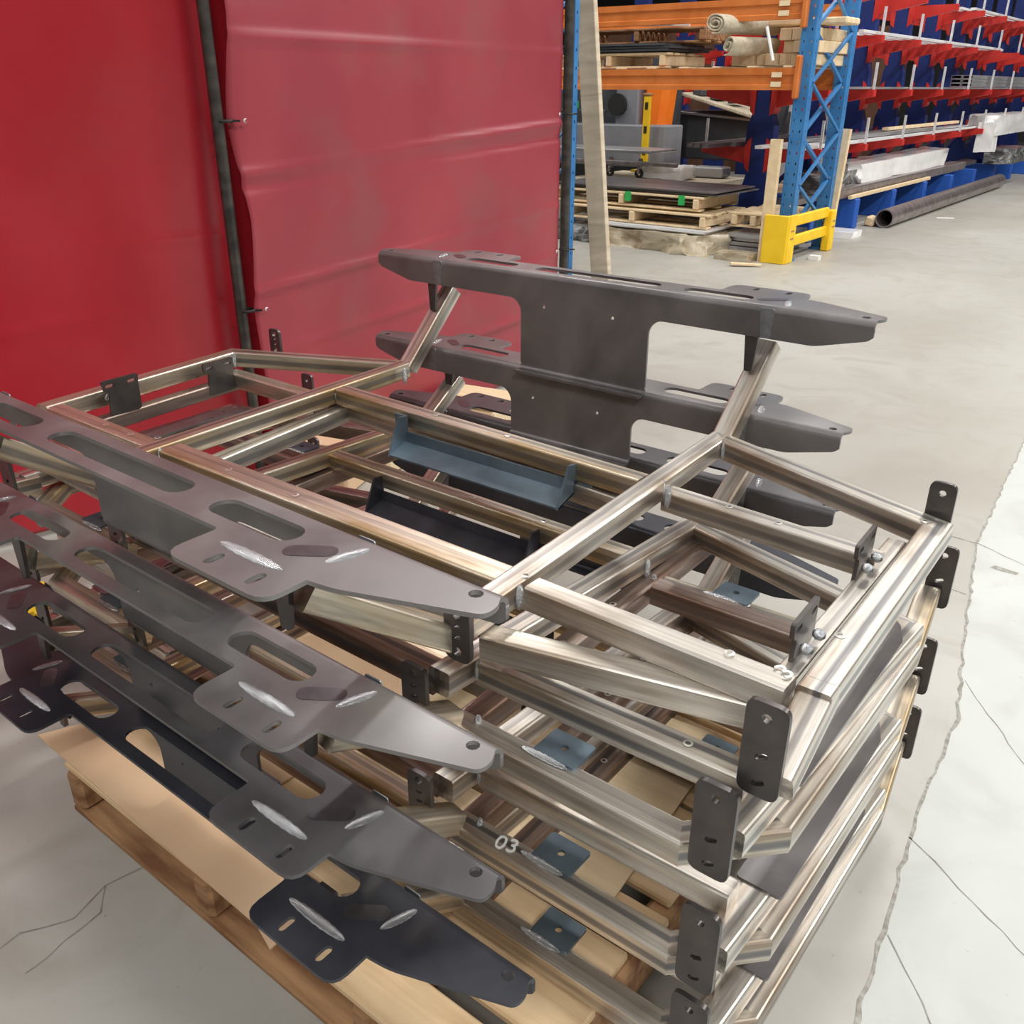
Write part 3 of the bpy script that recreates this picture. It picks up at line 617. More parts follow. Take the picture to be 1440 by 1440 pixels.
def torus(name, c, R_, r, m, parent=None, rot=(0, 0, 0)):
    n, k = 20, 8; v = []; f = []
    for i in range(n):
        for j in range(k):
            a = 2*math.pi*i/n; b_ = 2*math.pi*j/k; v.append(((R_+r*math.cos(b_))*math.cos(a)*S, (R_+r*math.cos(b_))*math.sin(a)*S, r*math.sin(b_)*S*1.3))
    for i in range(n):
        for j in range(k): f.append((i*k+j, ((i+1) % n)*k+j, ((i+1) % n)*k+(j+1) % k, i*k+(j+1) % k))
    return put(name, mesh_of(v, f, 'torus', True), m, parent, Matrix.LocRotScale(W(*c), Euler([math.radians(a) for a in rot]), None))
for i, (x, y, z, lab) in enumerate(((-2.31, 1.11, .87, 'upper black cable tie around the near curtain pole'), (-2.31, 1.11, -.07, 'lower black cable tie around the near curtain pole'), (-2.495, 4.37, .84, 'upper black cable tie around the far curtain pole'), (-2.495, 4.37, -.17, 'lower black cable tie around the far curtain pole'))):
    tie = torus('cable_tie', (x, y, z), .042, .006, M['black']); tag(tie, lab, 'cable tie')
    box('tie_tail', (x+.045, y+.035, z), (.05, .012, .01), M['black'], tie, (0, 0, 40), 0)

# perforated blue upright behind the far pole
def upright(parent, name, x, y, z0, z1, w=.145, d=.11, hole_side=-1, m='blue'):
    """open C upright: front web with punched slots, two side flanges"""
    n = int((z1-z0)/.13); o = [(-w/2, 0), (w/2, 0), (w/2, z1-z0), (-w/2, z1-z0)]
    hs = []
    for k in range(n):
        for xx in (-w*.27, w*.27): hs.append(slot(xx, .08+k*.13, .045, .02, 90, 2))
    me = sheet_mesh(o, hs, .010); o_ = put(name, me, M[m], parent, Matrix.LocRotScale(W(x, y, z0), Euler((math.radians(90), 0, 0)), None))
    for q in (-1, 1):
        hs = [slot(0, .08+k*.13, .03, .016, 90, 2) for k in range(n)]
        me = sheet_mesh([(-d/2, 0), (d/2, 0), (d/2, z1-z0), (-d/2, z1-z0)], hs, .010)
        put('flange', me, M[m], o_, Matrix.LocRotScale(W(x+q*w/2, y+d/2, z0), Euler((math.radians(90), 0, math.radians(90))), None))
    return o_
up0 = thing('rack_post', 'narrow blue punched post just behind the far curtain pole', 'post', (-2.735, 4.72, FZ)); upright(up0, 'column', -2.735, 4.72, FZ, 2.9, .075, .06); box('foot_plate', (-2.735, 4.75, FZ+.01), (.16, .16, .02), M['blue'], up0)

# leaning plank
pk = tube('wooden_plank', (-2.462, 4.98, FZ+.005), (-2.945, 4.98, 2.95), M['plank'], None, w=.18, h=.06, up=(0, -1, 0)); tag(pk, 'weathered grey-brown timber plank leaning upright beside the far curtain pole', 'plank')

# ---------------------------------------------------------------- boxes behind the stack by the curtain
def carton(c, size, rz, label, m='card_pale', group=None, lab=None):
    t = thing('cardboard_box', label, 'box', (c[0], c[1], FZ), group)
    b = box('carton_body', (c[0], c[1], FZ+size[2]/2+.001), size, M[m], t, (0, 0, rz), .004)
    q = Matrix.Rotation(math.radians(rz), 4, 'Z')
    for s in (1, -1):
        p = q @ Vector((0, s*size[1]*.255, 0)); box('carton_flap', (c[0]+p.x, c[1]+p.y, FZ+size[2]+.006), (size[0]*1.0, size[1]*.485, .007), M[m], b, (3*s, 0, rz), 0)
    if lab:
        p = q @ Vector((size[0]*.02, -size[1]/2-.002, 0)); l_ = box('paper_label', (c[0]+p.x, c[1]+p.y, FZ+size[2]*.5), (size[0]*.4, .003, size[2]*.6), M['paper'], b, (0, 0, rz), 0)
        for k in range(5): box('printed_line', (c[0]+p.x, c[1]+p.y-.003, FZ+size[2]*(.3+k*.1)), (size[0]*(.3-.03*(k % 3)), .002, .005), M['ink'], l_, (0, 0, rz), 0)
    return t
carton((-2.02, 2.62), (.55, .42, .24), 12, 'pale cardboard box by the foot of the pink-red curtain, right of the other box')
carton((-2.12, 1.95), (.40, .55, .22), 5, 'pale cardboard box by the foot of the pink-red curtain, left of the larger box')
carton((-2.10, 1.38), (.42, .30, .30), 20, 'small brown cardboard box with a white printed label behind the stack', 'card', None, True)
# timber blocks and yellow gear by the glossy curtain
t = thing('timber_block', 'short rough timber block on the floor below the glossy red curtain', 'block', (-2.1, -.55, FZ)); box('block_body', (-2.10, -.55, FZ+.07), (.34, .16, .14), M['wood_old'], t, (0, 0, 40)); box('nailed_cleat', (-2.03, -.49, FZ+.155), (.2, .08, .03), M['newwood'], t, (0, 0, 40))
t = thing('timber_block', 'pale timber block beside the yellow gear on the floor', 'block', (-1.78, -.42, FZ)); box('block_body', (-1.78, -.42, FZ+.05), (.30, .14, .10), M['newwood'], t, (0, 0, 28)); box('nailed_cleat', (-1.74, -.40, FZ+.115), (.18, .06, .025), M['wood_old'], t, (0, 0, 28))
gp = [((.085 if k % 4 < 2 else .068)*math.cos(2*math.pi*k/48), (.085 if k % 4 < 2 else .068)*math.sin(2*math.pi*k/48)) for k in range(48)]
g = put('yellow_gear', sheet_mesh(gp, [slot(0, 0, .045, .0449, n=7)], .03), M['yellow'], None, Matrix.LocRotScale(W(-1.78, -.50, FZ+.19), Euler((math.radians(25), math.radians(12), 0)), None)); tag(g, 'small yellow toothed wheel lying on a timber block at the left', 'gear')

# ================================================================ orange and blue pallet rack
def zbeam(parent, x0, x1, y, z0, z1, name='beam_face'):
    """box beam with a stepped pressed face"""
    h = z1-z0; pr = [(0, 0), (0, h*.22), (.018, h*.26), (.018, h*.66), (0, h*.70), (0, h), (.10, h), (.10, 0)]
    n = len(pr); v = [W(x, y+a, z0+b) for x in (x0, x1) for a, b in pr]
    f = [(i, (i+1) % n, n+(i+1) % n, n+i) for i in range(n)]+[tuple(range(n-1, -1, -1)), tuple(range(n, 2*n))]
    me = mesh_of(v, f); bm = bmesh.new(); bm.from_mesh(me); return put(name, finish(bm), M['orange'], parent)
rack = thing('pallet_rack', 'pallet rack with blue lattice upright and orange beams behind the curtain', 'rack', (-4.7, 11, FZ))
RX = -3.07; RY = 10.42
def lattice(x, label_prefix=''):
    a = upright(rack, 'front_column', x-.02, RY, FZ, 3.6, .17, .15); b = upright(rack, 'rear_column', x-.02, RY+1.33, FZ, 3.6, .17, .15)
    zz = -.78; q = 1
    while zz < 3.4:
        P_ = (x, RY+.11, zz) if q > 0 else (x, RY+1.33, zz); Q_ = (x, RY+1.33, zz+.62) if q > 0 else (x, RY+.11, zz+.62)
        tube('diagonal_brace', P_, Q_, M['blue'], rack, w=.05, h=.05, top=False, up=(1, 0, 0)); zz += .62; q = -q
        P2 = (x+.06, RY+.11, zz-.62) if q > 0 else (x+.06, RY+1.33, zz-.62); Q2 = (x+.06, RY+1.33, zz) if q > 0 else (x+.06, RY+.11, zz)
        tube('diagonal_brace', P2, Q2, M['blue'], rack, w=.04, h=.04, top=False, up=(1, 0, 0))
    for yy_ in (RY+.05, RY+1.38): box('foot_plate', (x, yy_, FZ+.012), (.25, .22, .024), M['blue'], rack)
lattice(RX); lattice(-7.6)
for (z0, z1) in ((.995, 1.255), (1.80, 2.05)):
    for yy_ in (RY-.03, RY+1.36):
        f_ = zbeam(rack, -7.52, RX-.10, yy_, z0, z1)
        if yy_ < RY:
            for xe in (-7.5, RX-.075): 
                cn = box('beam_connector', (xe, yy_-.015, (z0+z1)/2+.02), (.07, .10, .50), M['orange'], f_)
            for xs, zs in ((RX-.36, z0+.18), (RX-.36, z0+.07)): box('load_label', (xs, yy_-.004, zs), (.14, .006, .06), M['card_pale'], f_, bev=0)
for k in range(9): box('deck_slat', (-7.3+k*.5, RY+.70, 1.268), (.12, 1.45, .024), M['newwood'], rack)
# timber posts strapped to the rack foot
for x, y, lab, tl in ((-3.26, 10.28, 'pale timber post standing against the left side of the blue rack column', 0), (-3.03, 11.95, 'pale timber post leaning behind the blue rack column', .06)):
    o = tube('timber_post', (x, y, FZ), (x+tl, y+tl*.5, .42 if tl == 0 else .5), M['newwood'], None, w=.15, h=.08, up=(0, 1, 0)); tag(o, lab, 'post')
# yellow guard
gd = thing('rack_guard', 'yellow steel corner guard at the foot of the blue rack column', 'guard', (-3.05, 10.9, FZ))
def plate_box(name, a, b, m, parent): return box(name, [(a[i]+b[i])/2 for i in range(3)], [b[i]-a[i] for i in range(3)], m, parent, bev=.004)
plate_box('front_shield', (-3.27, 10.15, FZ), (-2.93, 10.19, -.505), M['yellow'], gd); plate_box('side_shield', (-2.96, 10.19, FZ), (-2.92, 10.42, -.505), M['yellow'], gd)
plate_box('rear_post', (-2.99, 11.60, FZ), (-2.87, 11.78, -.56), M['yellow'], gd)
for z in (-.66, -.92): plate_box('guard_rail', (-2.99, 10.4, z), (-2.93, 11.62, z+.14), M['yellow'], gd)
for k, (yy_, zz) in enumerate(((10.30, -.72), (10.30, -.82), (11.69, -.72), (11.69, -.80))): plate_box('guard_slot', (-2.921 if k < 2 else -2.871, yy_-.05, zz), (-2.917 if k < 2 else -2.867, yy_+.05, zz+.022), M['wood_old'], gd)

# ---- goods in the rack
def pallet(x0, x1, y0, y1, z, label, group, nb=6, m='newwood', tape=False):
    t = thing('wooden_pallet', label, 'pallet', ((x0+x1)/2, (y0+y1)/2, z), group)
    w_ = (y1-y0)/6; rr = random.Random(int(x0*97+z*31))
    for k in range(6): box('deck_board', ((x0+x1)/2+rr.uniform(-.05, .05), y0+w_*(k+.5), z+.185), (x1-x0, w_*.72, .032), M[m], t, bev=.003)
    for k in range(nb if nb < 4 else 3): box('stringer', (x0+.07+(x1-x0-.14)*k/2, (y0+y1)/2, z+.10), (.09, y1-y0-.04, .135), M[m], t, bev=.003)
    for yy_ in (y0+.12, (y0+y1)/2, y1-.12): box('bottom_board', ((x0+x1)/2, yy_, z+.016), (x1-x0, .14, .03), M[m], t, bev=.003)
    if tape:
        for xx in (x0+(x1-x0)*.55, x0+(x1-x0)*.89): box('green_tape', (xx, y0+.012, z+.145), (.08, .05, .13), M['green'], t, bev=0)
    return t
def sheets(name, x0, x1, y0, y1, z, n, th, m, label, cat='sheets', jit=.06, seed=0):
    rnd = random.Random(seed); t = thing(name, label, cat, ((x0+x1)/2, (y0+y1)/2, z))
    for k in range(n): box('metal_sheet', ((x0+x1)/2+rnd.uniform(-jit, jit), (y0+y1)/2+rnd.uniform(-jit, jit), z+th*(k+.5)), (x1-x0, y1-y0, th*.8), M[m], t, (0, 0, rnd.uniform(-1, 1)), 0)
    return t
def crumple(name, c, size, m, label, cat, seed=0, sub=4, amp=.13, rz=0):
    """film or paper wrapped pack: a subdivided block with wrinkled faces"""
    rnd = random.Random(seed); bm = bmesh.new(); bmesh.ops.create_cube(bm, size=1); bmesh.ops.subdivide_edges(bm, edges=bm.edges[:], cuts=11, use_grid_fill=True)
    from mathutils import noise as nz
    for v_ in bm.verts:
        p = v_.co.copy(); r = max(abs(p.x), abs(p.y), abs(p.z)); k = 1-.10*(min(1, (abs(p.x)*2)**8+(abs(p.y)*2)**8+(abs(p.z)*2)**8)-1)
        q = Vector((p.x*size[0], p.y*size[1], p.z*size[2]))*2.2
        v_.co = p+Vector(nz.noise_vector(q+Vector((seed*7.1, 0, 0))))*amp*Vector((.25, .25, 1)).length*.5+Vector(nz.noise_vector(q*3+Vector((seed, 3, 0))))*amp*.25
        if v_.co.z < -.5: v_.co.z = -.5
    bmesh.ops.scale(bm, vec=Vector(size)*S, verts=bm.verts[:])
    o = put(name, finish(bm, True), M[m], None, Matrix.LocRotScale(W(c[0], c[1], c[2]+size[2]/2), Euler((0, 0, math.radians(rz))), None)); tag(o, label, cat); return o
# bottom level on the floor: wrapped packs, pallets, sheets
crumple('wrapped_pack', (-5.0, 10.65, FZ), (1.95, 1.15, .27), 'film_brown', 'film and brown paper wrapped pack on the floor under the rack, below the pallets', 'pack', 2, amp=.26)
crumple('wrapped_pack', (-6.45, 10.75, FZ), (1.0, 1.2, .24), 'film_dark', 'shiny film wrapped dark pack on the floor left under the rack', 'pack', 5, amp=.22)
sheets('sheet_stack', -5.9, -4.1, 10.15, 11.5, FZ+.27, 3, .02, 'bright', 'bright sheets between the wrapped pack and the lower pallet', seed=1)
pallet(-6.6, -4.15, 10.2, 11.5, FZ+.335, 'lower pale pallet of the stack under the orange rack', 'pallets stacked under the orange rack', 9)
pallet(-6.9, -4.3, 10.25, 11.55, FZ+.56, 'upper pale pallet with green tape on its edge under the orange rack', 'pallets stacked under the orange rack', 10, tape=True)
sheets('sheet_stack', -6.8, -4.1, 10.3, 11.6, FZ+.775, 3, .02, 'sheet_dark', 'dark steel sheets lying on the taped pallet', seed=2)
pallet(-4.0, -3.28, 10.6, 11.9, FZ+.36, 'narrow pallet right of the stack, beside the timber post', None, 4)
sheets('sheet_stack', -4.0, -3.3, 10.5, 11.7, FZ+.0, 5, .06, 'sheet', 'loose packaging sheets stacked on the floor beside the yellow guard', seed=3, jit=.08)
crumple('waste_pile', (-3.62, 10.15, FZ), (.5, .35, .10), 'film_brown', 'small heap of clear film scraps left of the yellow guard', 'scraps', 11)
o = tube('timber_offcut', (-3.45, 9.62, FZ+.05), (-3.12, 9.86, FZ+.03), M['newwood'], None, w=.10, h=.025); tag(o, 'pale timber offcut on the floor in front of the yellow guard', 'offcut')
crumple('paper_scrap', (-2.75, 10.8, FZ), (.14, .10, .06), 'paper', 'crumpled white paper scrap beside the yellow guard', 'scrap', 13)
# middle level: pallet with black sheets, timber bundle, rolled canvas
SZ = 1.285
pallet(-7.0, -5.1, 10.45, 11.7, SZ-.02, 'pallet on the middle shelf of the orange rack under black sheets', None, 5)
sheets('sheet_stack', -7.0, -5.1, 10.42, 11.7, SZ+.195, 3, .035, 'dark', 'black sheets on the pallet of the middle shelf', seed=5)
t = pallet(-7.0, -4.75, 10.9, 11.8, SZ+.31, 'brown timber frame lying over the black sheets on the middle shelf', None, 5, 'wood_old')
box('white_box', (-5.35, 10.75, SZ+.56), (.42, .3, .06), M['paper'], None).name = 'paper_packet'; tag(bpy.data.objects['paper_packet'], 'flat white packet on top of the middle shelf goods', 'packet')
tb = thing('timber_bundle', 'bundle of pale square timbers on the middle shelf', 'timber', (-3.7, 11.1, SZ))
for r_ in range(3):
    for k in range(7):
        if r_ > 0 and k < 4: continue
        box('timber', (-4.15+k*.165+(.04 if r_ % 2 else 0), 11.28+random.uniform(-.08, .08), SZ+.075+r_*.145), (.155, 1.1, .14), M['newwood'], tb, bev=.002)
for k in range(3): box('timber', (-3.45, 10.90+k*.17, SZ+.51), (1.35, .15, .08), M['newwood'], tb)
def roll(name, c, length, r0, turns, axis_rz, m, label, wob=.12, seed=1):
    """spiral roll of cloth, seen from its open end"""
    rnd = random.Random(seed); v = []; N_ = int(turns*18); th = .018
    pts = []
    for k in range(N_+1):
        a = 2*math.pi*turns*k/N_; r = r0*(.25+.75*k/N_)*(1+wob*math.sin(2*a+seed)); pts.append((r*math.cos(a), r*math.sin(a)*.7))
    for x in (0, length):
        for (a, b) in pts: v.append((x*S, a*S, b*S))
    n = len(pts); f = [(i, i+1, n+i+1, n+i) for i in range(n-1)]
    me = mesh_of(v, f, 'roll', True); o = put(name, me, M[m], None, Matrix.LocRotScale(W(*c), Euler((0, 0, math.radians(axis_rz))), None))
    md = o.modifiers.new('thickness', 'SOLIDIFY'); md.thickness = th*S; tag(o, label, 'roll'); return o
roll('canvas_roll', (-4.32, 10.30, SZ+.50), .95, .21, 2.8, 62, 'canvas', 'upper tan canvas roll with spiral end on the middle shelf timbers', .15, 1)
roll('canvas_roll', (-4.10, 10.28, SZ+.24), .8, .15, 1.8, 66, 'canvas', 'lower loosely folded tan canvas roll hanging over the orange beam', .25, 4)
o = cyl('white_tube', (-3.62, 10.36, SZ+.44), (-3.48, 10.34, SZ+.05), .02, M['paper']); tag(o, 'thin white cardboard tube leaning on the timber bundle', 'tube')
o = tube('bright_bar', (-7.0, 10.7, SZ+.60), (-4.9, 10.7, SZ+.53), M['bright'], None, w=.05, h=.03); tag(o, 'thin bright metal bar on top of the middle shelf goods', 'bar')

# ================================================================ cantilever rack (blue columns, red arms)
CX = -4.35
LV = [(2.42, 'A'), (1.77, 'B'), (1.0, 'C'), (.20, 'D')]
def arm_mesh(L, h0, h1, w_):
    pr = [(0, -h0), (L, -h1), (L, 0), (0, 0)]
    v = [(a*S, -w_/2*S, b*S) for a, b in pr]+[(a*S, w_/2*S, b*S) for a, b in pr]
    me = mesh_of(v, [(3, 2, 1, 0), (4, 5, 6, 7), (0, 1, 5, 4), (1, 2, 6, 5), (2, 3, 7, 6), (3, 0, 4, 7)]); me.materials.append(M['red']); return me
AM = arm_mesh(.86, .26, .10, .13)
def shoe_mesh():
    o = [(0, -.36), (.07, -.30), (.10, -.12), (.10, .0), (.05, .10), (0, .14)]
    v = [(a*S, -.11*S, b*S) for a, b in o]+[(a*S, .11*S, b*S) for a, b in o]; n = 6
    me = mesh_of(v, [tuple(range(n-1, -1, -1)), tuple(range(n, 2*n))]+[(i, (i+1) % n, n+(i+1) % n, n+i) for i in range(n)])
    bm = bmesh.new(); bm.from_mesh(me); me = finish(bm); me.materials.append(M['red']); return me
SM = shoe_mesh()
def col_mesh():
    """column narrowing towards each arm level"""
    zs = [(FZ, .25), (-.45, .23), (-.05, .12), (.20, .11), (.23, .22), (.50, .21), (.80, .11), (1.0, .10), (1.03, .20), (1.3, .19), (1.6, .10), (1.77, .10), (1.8, .19), (2.1, .18), (2.35, .10), (2.42, .11), (2.45, .16), (3.6, .14)]
    v = []; f = []
    for z, hw in zs: v += [(-hw*S, -.10*S, (z-FZ)*S), (hw*S, -.10*S, (z-FZ)*S), (hw*S, .10*S, (z-FZ)*S), (-hw*S, .10*S, (z-FZ)*S)]
    for k in range(len(zs)-1):
        for i in range(4): f.append((4*k+i, 4*k+(i+1) % 4, 4*k+4+(i+1) % 4, 4*k+4+i))
    f += [(3, 2, 1, 0), tuple(range(4*len(zs)-4, 4*len(zs)))]; me = mesh_of(v, f); me.materials.append(M['blue_deep']); return me
CM = col_mesh()
cr = thing('cantilever_rack', 'long cantilever rack with blue columns and red arms running along the aisle', 'rack', (CX, 20, FZ))
for k in range(10):
    y = 12.25+1.96*k
    c_ = put('column', CM, None, cr, Matrix.Translation(W(CX, y, FZ)))
    for q in (1, -1):
        rz = 0 if q > 0 else 180
        for z, nm in LV:
            a_ = put('arm', AM, None, c_, Matrix.LocRotScale(W(CX+q*.10, y, z), Euler((0, 0, math.radians(rz))), None))
            put('arm_shoe', SM, None, c_, Matrix.LocRotScale(W(CX+q*.12, y, z), Euler((0, 0, math.radians(rz))), None))
            if q > 0 or k < 2: box('stop_pin', (CX+q*.93, y, z+.16), (.035, .035, .46), M['galv'], c_, bev=0)
        fo = box('base_leg', (CX+q*.52, y, FZ+.24), (.90, .20, .48), M['blue_base'], c_, bev=.004)
for k in range(9):
    for z in (-.6, 1.4, 2.9): tube('row_brace', (CX, 12.25+1.96*k, z), (CX, 14.21+1.96*k, z+.6), M['blue_deep'], cr, w=.06, h=.06, top=False)
# a second, farther row of the same kind
cr2 = thing('cantilever_rack', 'farther cantilever rack seen between the blue columns of the near one', 'rack', (-8.6, 24, FZ))
for k in range(8):
    y = 17+1.96*k; c_ = put('column', CM, None, cr2, Matrix.Translation(W(-9.4, y, FZ)))
    for z, nm in LV:
        for q in (1, -1):
            put('arm', AM, None, c_, Matrix.LocRotScale(W(-9.4+q*.10, y, z), Euler((0, 0, 0 if q > 0 else math.pi)), None)); put('arm_shoe', SM, None, c_, Matrix.LocRotScale(W(-9.4+q*.12, y, z), Euler((0, 0, 0 if q > 0 else math.pi)), None))
# stock on the arms: bars, tubes, sheets
def bars(name, x0, x1, y0, y1, z, n, w_, h_, m, label, cat='bars', seed=0, hollow=0, layers=1, skew=0.):
    rnd = random.Random(seed); t = thing(name, label, cat, ((x0+x1)/2, (y0+y1)/2, z)); dx_ = (x1-x0)/max(1, n)
    for r_ in range(layers):
        for k in range(n):
            x = x0+dx_*(k+.5); a = rnd.uniform(-.35, .35) if layers == 1 else 0
            tube('bar', (x, y0+a, z+(r_+1)*h_), (x+rnd.uniform(-skew, skew), y1+a, z+(r_+1)*h_), M[m], t, w=w_, h=h_*.94, hollow=hollow)
    return t
bars('steel_bars', -4.2, -3.45, 11.9, 22.5, .205, 5, .11, .05, 'bright', 'bright flat bars lying on the lowest red arms', seed=1, skew=.1)
bars('steel_bars', -4.1, -3.55, 12.6, 18.5, .27, 3, .12, .05, 'sheet', 'grey bars piled over the bright flat bars', seed=2, skew=.08)
o = tube('timber_batten', (-3.75, 16.2, .38), (-3.6, 20.4, .40), M['newwood'], None, w=.12, h=.05); tag(o, 'pale timber batten lying over the bright flat bars', 'batten')
bars('steel_bars', -4.2, -3.45, 12.2, 29, 1.005, 5, .14, .035, 'sheet', 'thin grey sheets and bars on the second row of red arms', seed=3)
bars('box_tubes', -3.95, -3.5, 20.7, 29, 1.045, 2, .21, .075, 'sheet', 'stack of pinkish-grey rectangular tubes with open ends on the red arms at the right', 'tubes', seed=4, hollow=.012, layers=3)
bars('steel_bars', -4.1, -3.45, 13.9, 23.0, 1.775, 4, .08, .05, 'bright', 'bright thin bars on the third row of red arms', seed=5, skew=.1)
bars('steel_bars', -4.2, -3.5, 20, 29, 2.425, 4, .10, .05, 'bright', 'bright thin bars on the top row of red arms', seed=6)
bars('steel_bars', -5.2, -4.6, 12.0, 20, 1.005, 4, .10, .05, 'pipe', 'dark bars on the rear arms behind the orange rack', seed=7)
bars('steel_bars', -5.2, -4.6, 11.6, 20, .205, 4, .10, .06, 'sheet_dark', 'dark bars on the low rear arms behind the orange rack', seed=8)
BZ = FZ+.485
bars('steel_bars', -4.1, -3.75, 12.5, 24, BZ, 3, .10, .09, 'pipe', 'dark square bars resting on the blue base legs', seed=9)
t = bars('box_tubes', -3.88, -3.50, 13.3, 21.5, BZ, 2, .17, .17, 'pipe', 'large brown-grey box tubes with open ends at the front of the blue base legs', 'tubes', seed=10, hollow=.012)
o = tube('timber_batten', (-3.445, 13.95, BZ+.062), (-3.445, 18.5, BZ+.062), M['newwood'], None, w=.06, h=.06); tag(o, 'long pale batten along the front of the box tubes', 'batten')
crumple('wrapped_pack', (-3.95, 17.6, BZ+.17), (.62, 5.4, .32), 'film', 'white film wrapped long pack lying on the base bars', 'pack', 21)
crumple('wrapped_pack', (-4.0, 14.2, BZ+.10), (.6, 1.7, .30), 'film_dark', 'dark film wrapped end of a pack behind the lattice upright', 'pack', 22)
crumple('wrapped_pack', (-3.5, 24.6, .05), (.7, 4.8, .42), 'film', 'large white plastic wrapped pack on the lowest arms at the right edge', 'pack', 23)
crumple('plastic_sheet', (-3.35, 22.3, -.30), (.35, .5, .62), 'film', 'torn clear plastic hanging from the large white pack', 'plastic', 24)
crumple('scrap_pile', (-3.3, 24.4, FZ+.5), (.6, 1.6, .35), 'film_dark', 'jumble of dark offcuts on the base legs at the right edge', 'scraps', 25)
pp = cyl('steel_pipe', (-3.03, 14.6, FZ+.155), (-3.12, 23.4, FZ+.155), .15, M['pipe'], None, 32, hollow=.02); tag(pp, 'long large-bore steel pipe lying on the aisle floor', 'pipe')
for x, y, lab in ((-3.28, 14.75, 'pale timber chock at the near end of the large pipe'),):
    o = box('timber_chock', (x, y, FZ+.08), (.16, .28, .15), M['newwood'], None, (0, 12, 0)); tag(o, lab, 'chock')
crumple('plastic_sheet', (-3.25, 13.2, FZ), (.5, .5, .10), 'film', 'clear film scrap on the floor by the first blue base leg', 'scrap', 28)
o = box('paper_scrap', (-2.55, 16.6, FZ+.004), (.3, .12, .006), M['paper'], None, (0, 0, 30), 0); tag(o, 'flat white paper scrap on the aisle floor near the pipe', 'scrap')

# ================================================================ machines and things seen under the orange beam
mc = thing('machine', 'dark grey machine with a bright orange side cover behind the rack', 'machine', (-8.0, 15.5, FZ))
box('machine_body', (-9.2, 15.8, .25), (2.2, 1.6, 2.7), M['dark'], mc); box('side_cover', (-7.72, 15.0, .80), (.52, .5, 1.15), M['orange_bright'], mc, (0, 6, 0), .03)
box('control_panel', (-8.25, 14.8, .85), (.5, .3, 1.0), M['grey'], mc); box('machine_bed', (-8.7, 14.7, .0), (3.0, .7, .75), M['grey'], mc); cyl('hand_wheel', (-8.42, 14.62, .72), (-8.42, 14.55, .72), .2, M['black'], mc, 24)
for x in (-9.35, -8.95): box('green_clamp', (x, 14.5, .70), (.12, .12, .16), M['green'], mc)
box('clamp_beam', (-9.2, 14.55, .60), (1.1, .1, .06), M['dark'], mc)
lv = thing('yellow_stand', 'tall yellow slotted stand in front of the dark machine', 'stand', (-7.35, 13.9, FZ))
box('mast', (-7.35, 13.9, .24), (.14, .06, 1.29), M['yellow'], lv); box('mast_cap', (-7.35, 13.9, .91), (.17, .08, .05), M['wood_old'], lv)
for z in (.72, .32, -.05): box('mast_slot', (-7.35, 13.865, z), (.06, .01, .12), M['black'], lv, bev=0)
box('mast_foot', (-7.35, 13.9, -.39), (.4, .3, .04), M['yellow'], lv)
ct = thing('trolley', 'low steel trolley with castor wheels behind the pallets', 'trolley', (-7.4, 13.2, FZ))
box('trolley_top', (-7.6, 13.1, .02), (2.2, .9, .05), M['sheet'], ct); box('trolley_rail', (-7.3, 12.7, -.17), (2.6, .08, .07), M['pipe'], ct)
for x in (-8.5, -6.75, -7.35):
    box('trolley_leg', (x, 12.75, -.20), (.07, .07, .22), M['pipe'], ct)
    w_ = torus('castor', (x, 12.72, -.335), .055, .028, M['black'], ct, (90, 0, 0))
for x in (-8.5, -6.75, -7.35): box('castor_fork', (x, 12.72, -.29), (.05, .10, .10), M['pipe'], ct)
sheets('sheet_stack', -7.2, -5.6, 15.2, 19.5, FZ+.02, 4, .03, 'card', 'brown board sheets spread on the floor behind the rack', seed=8, jit=.2)
bs = thing('board_stack', 'wide stack of pale brown boards on the floor behind the pallets', 'boards', (-6.7, 13.2, FZ))
for k in range(7): box('board', (-6.7+random.uniform(-.03, .03), 13.2, FZ+.05+k*.1), (2.6, 2.1, .094), M['canvas'], bs, bev=.002)
crumple('plastic_bag', (-6.45, 13.2, -.425), (.85, .5, .22), 'film', 'bright white plastic bag heap on the pale boards behind the pallets', 'bag', 31, amp=.35)
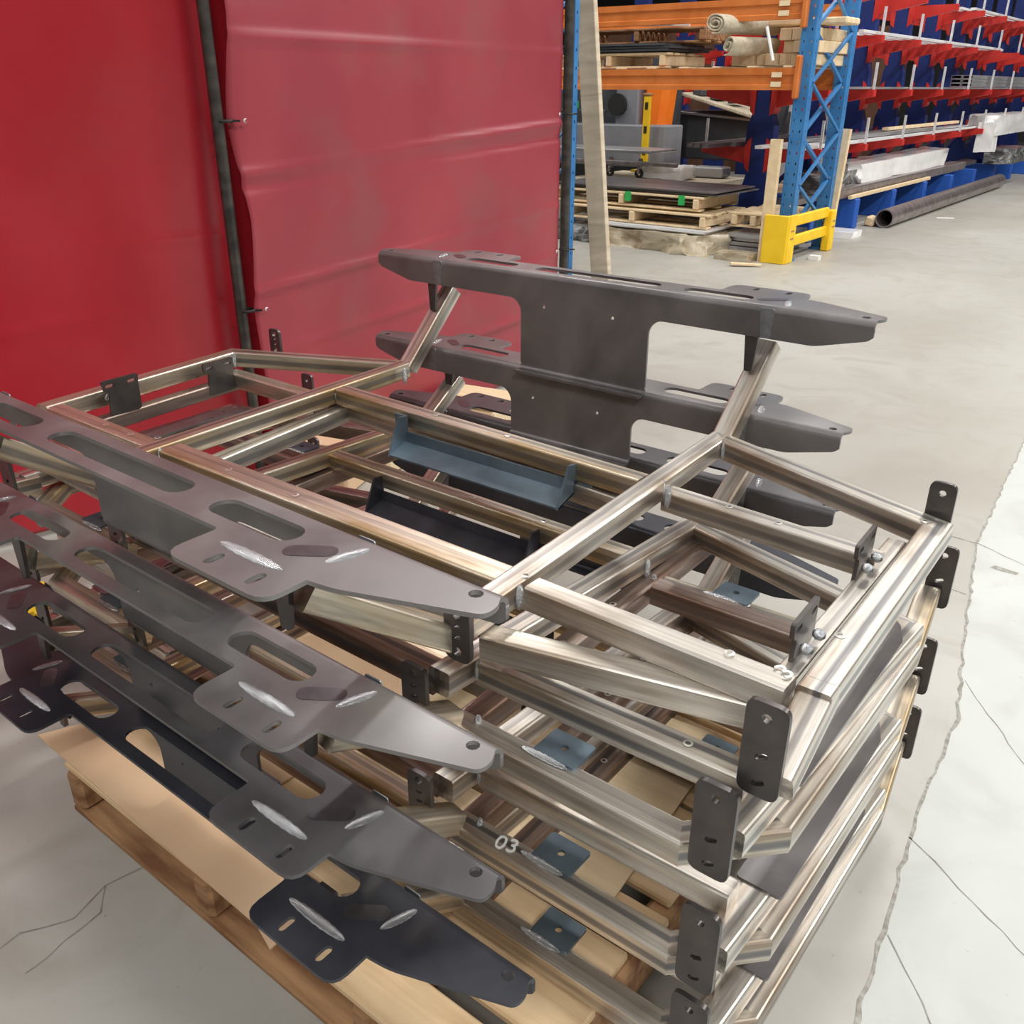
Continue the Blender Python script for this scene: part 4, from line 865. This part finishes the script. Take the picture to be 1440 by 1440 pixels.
cv = thing('covered_machine', 'low machine with a beige sloping cover behind the rack', 'machine', (-7.0, 17, FZ))
box('machine_body', (-7.5, 17.7, .10), (2.2, 1.2, .95), M['dark'], cv); box('sloping_cover', (-7.35, 17.3, .70), (1.7, 1.3, .07), M['canvas'], cv, (0, 14, 0)); box('trim_strip', (-7.4, 17.0, .48), (2.1, .1, .05), M['sheet'], cv, (0, 4, 0))
for k in range(3): box('cover_block', (-7.9+k*.4, 17.1, .93-k*.07), (.22, .5, .12), M['dark'], cv)
cs = thing('chair', 'small chair with an orange back in front of the brown partition', 'chair', (-6.1, 17.5, FZ)); box('backrest', (-6.6, 17.2, .72), (.28, .12, .42), M['orange_bright'], cs, (0, 0, 10), .03); box('chair_shell', (-6.35, 17.3, .60), (.5, .3, .8), M['dark'], cs, (0, 8, 0), .03); box('seat', (-6.4, 17.1, .15), (.5, .5, .1), M['dark'], cs); cyl('chair_stem', (-6.4, 17.1, FZ), (-6.4, 17.1, .12), .05, M['black'], cs)
ws = box('toolbox', (-5.95, 13.85, -.33), (.62, .36, .17), M['sheet'], None); tag(ws, 'pale grey tool box on the boards behind the rack', 'toolbox')
br = slabbox('wall_partition', (-14.5, 23.5, FZ), (-5.8, 23.7, 2.4), M['brown'])
# a few far goods to fill the hall behind
for i, (x, y, z0, sx, sy, sz, m_, lab) in enumerate(((-11.5, 19, FZ, 1.6, 1.4, 2.2, 'grey', 'grey cabinet behind the dark machine'), (-7.5, 21.5, FZ, 1.2, 1.0, 2.6, 'galv', 'pale cabinet in front of the brown partition'), (-13.8, 16.5, FZ, 1.8, 1.2, 1.9, 'blue_base', 'blue cabinet at the far left behind the rack'))):
    t = thing('cabinet', lab, 'cabinet', (x, y, z0)); box('cabinet_body', (x, y, z0+sz/2), (sx, sy, sz), M[m_], t, bev=.01)
    for q in (-1, 1): d_ = box('cabinet_door', (x+q*sx*.24, y-sy/2-.01, z0+sz/2), (sx*.45, .02, sz*.92), M[m_], t); box('door_handle', (x+q*.06, y-sy/2-.03, z0+sz*.55), (.02, .02, .2), M['black'], d_)
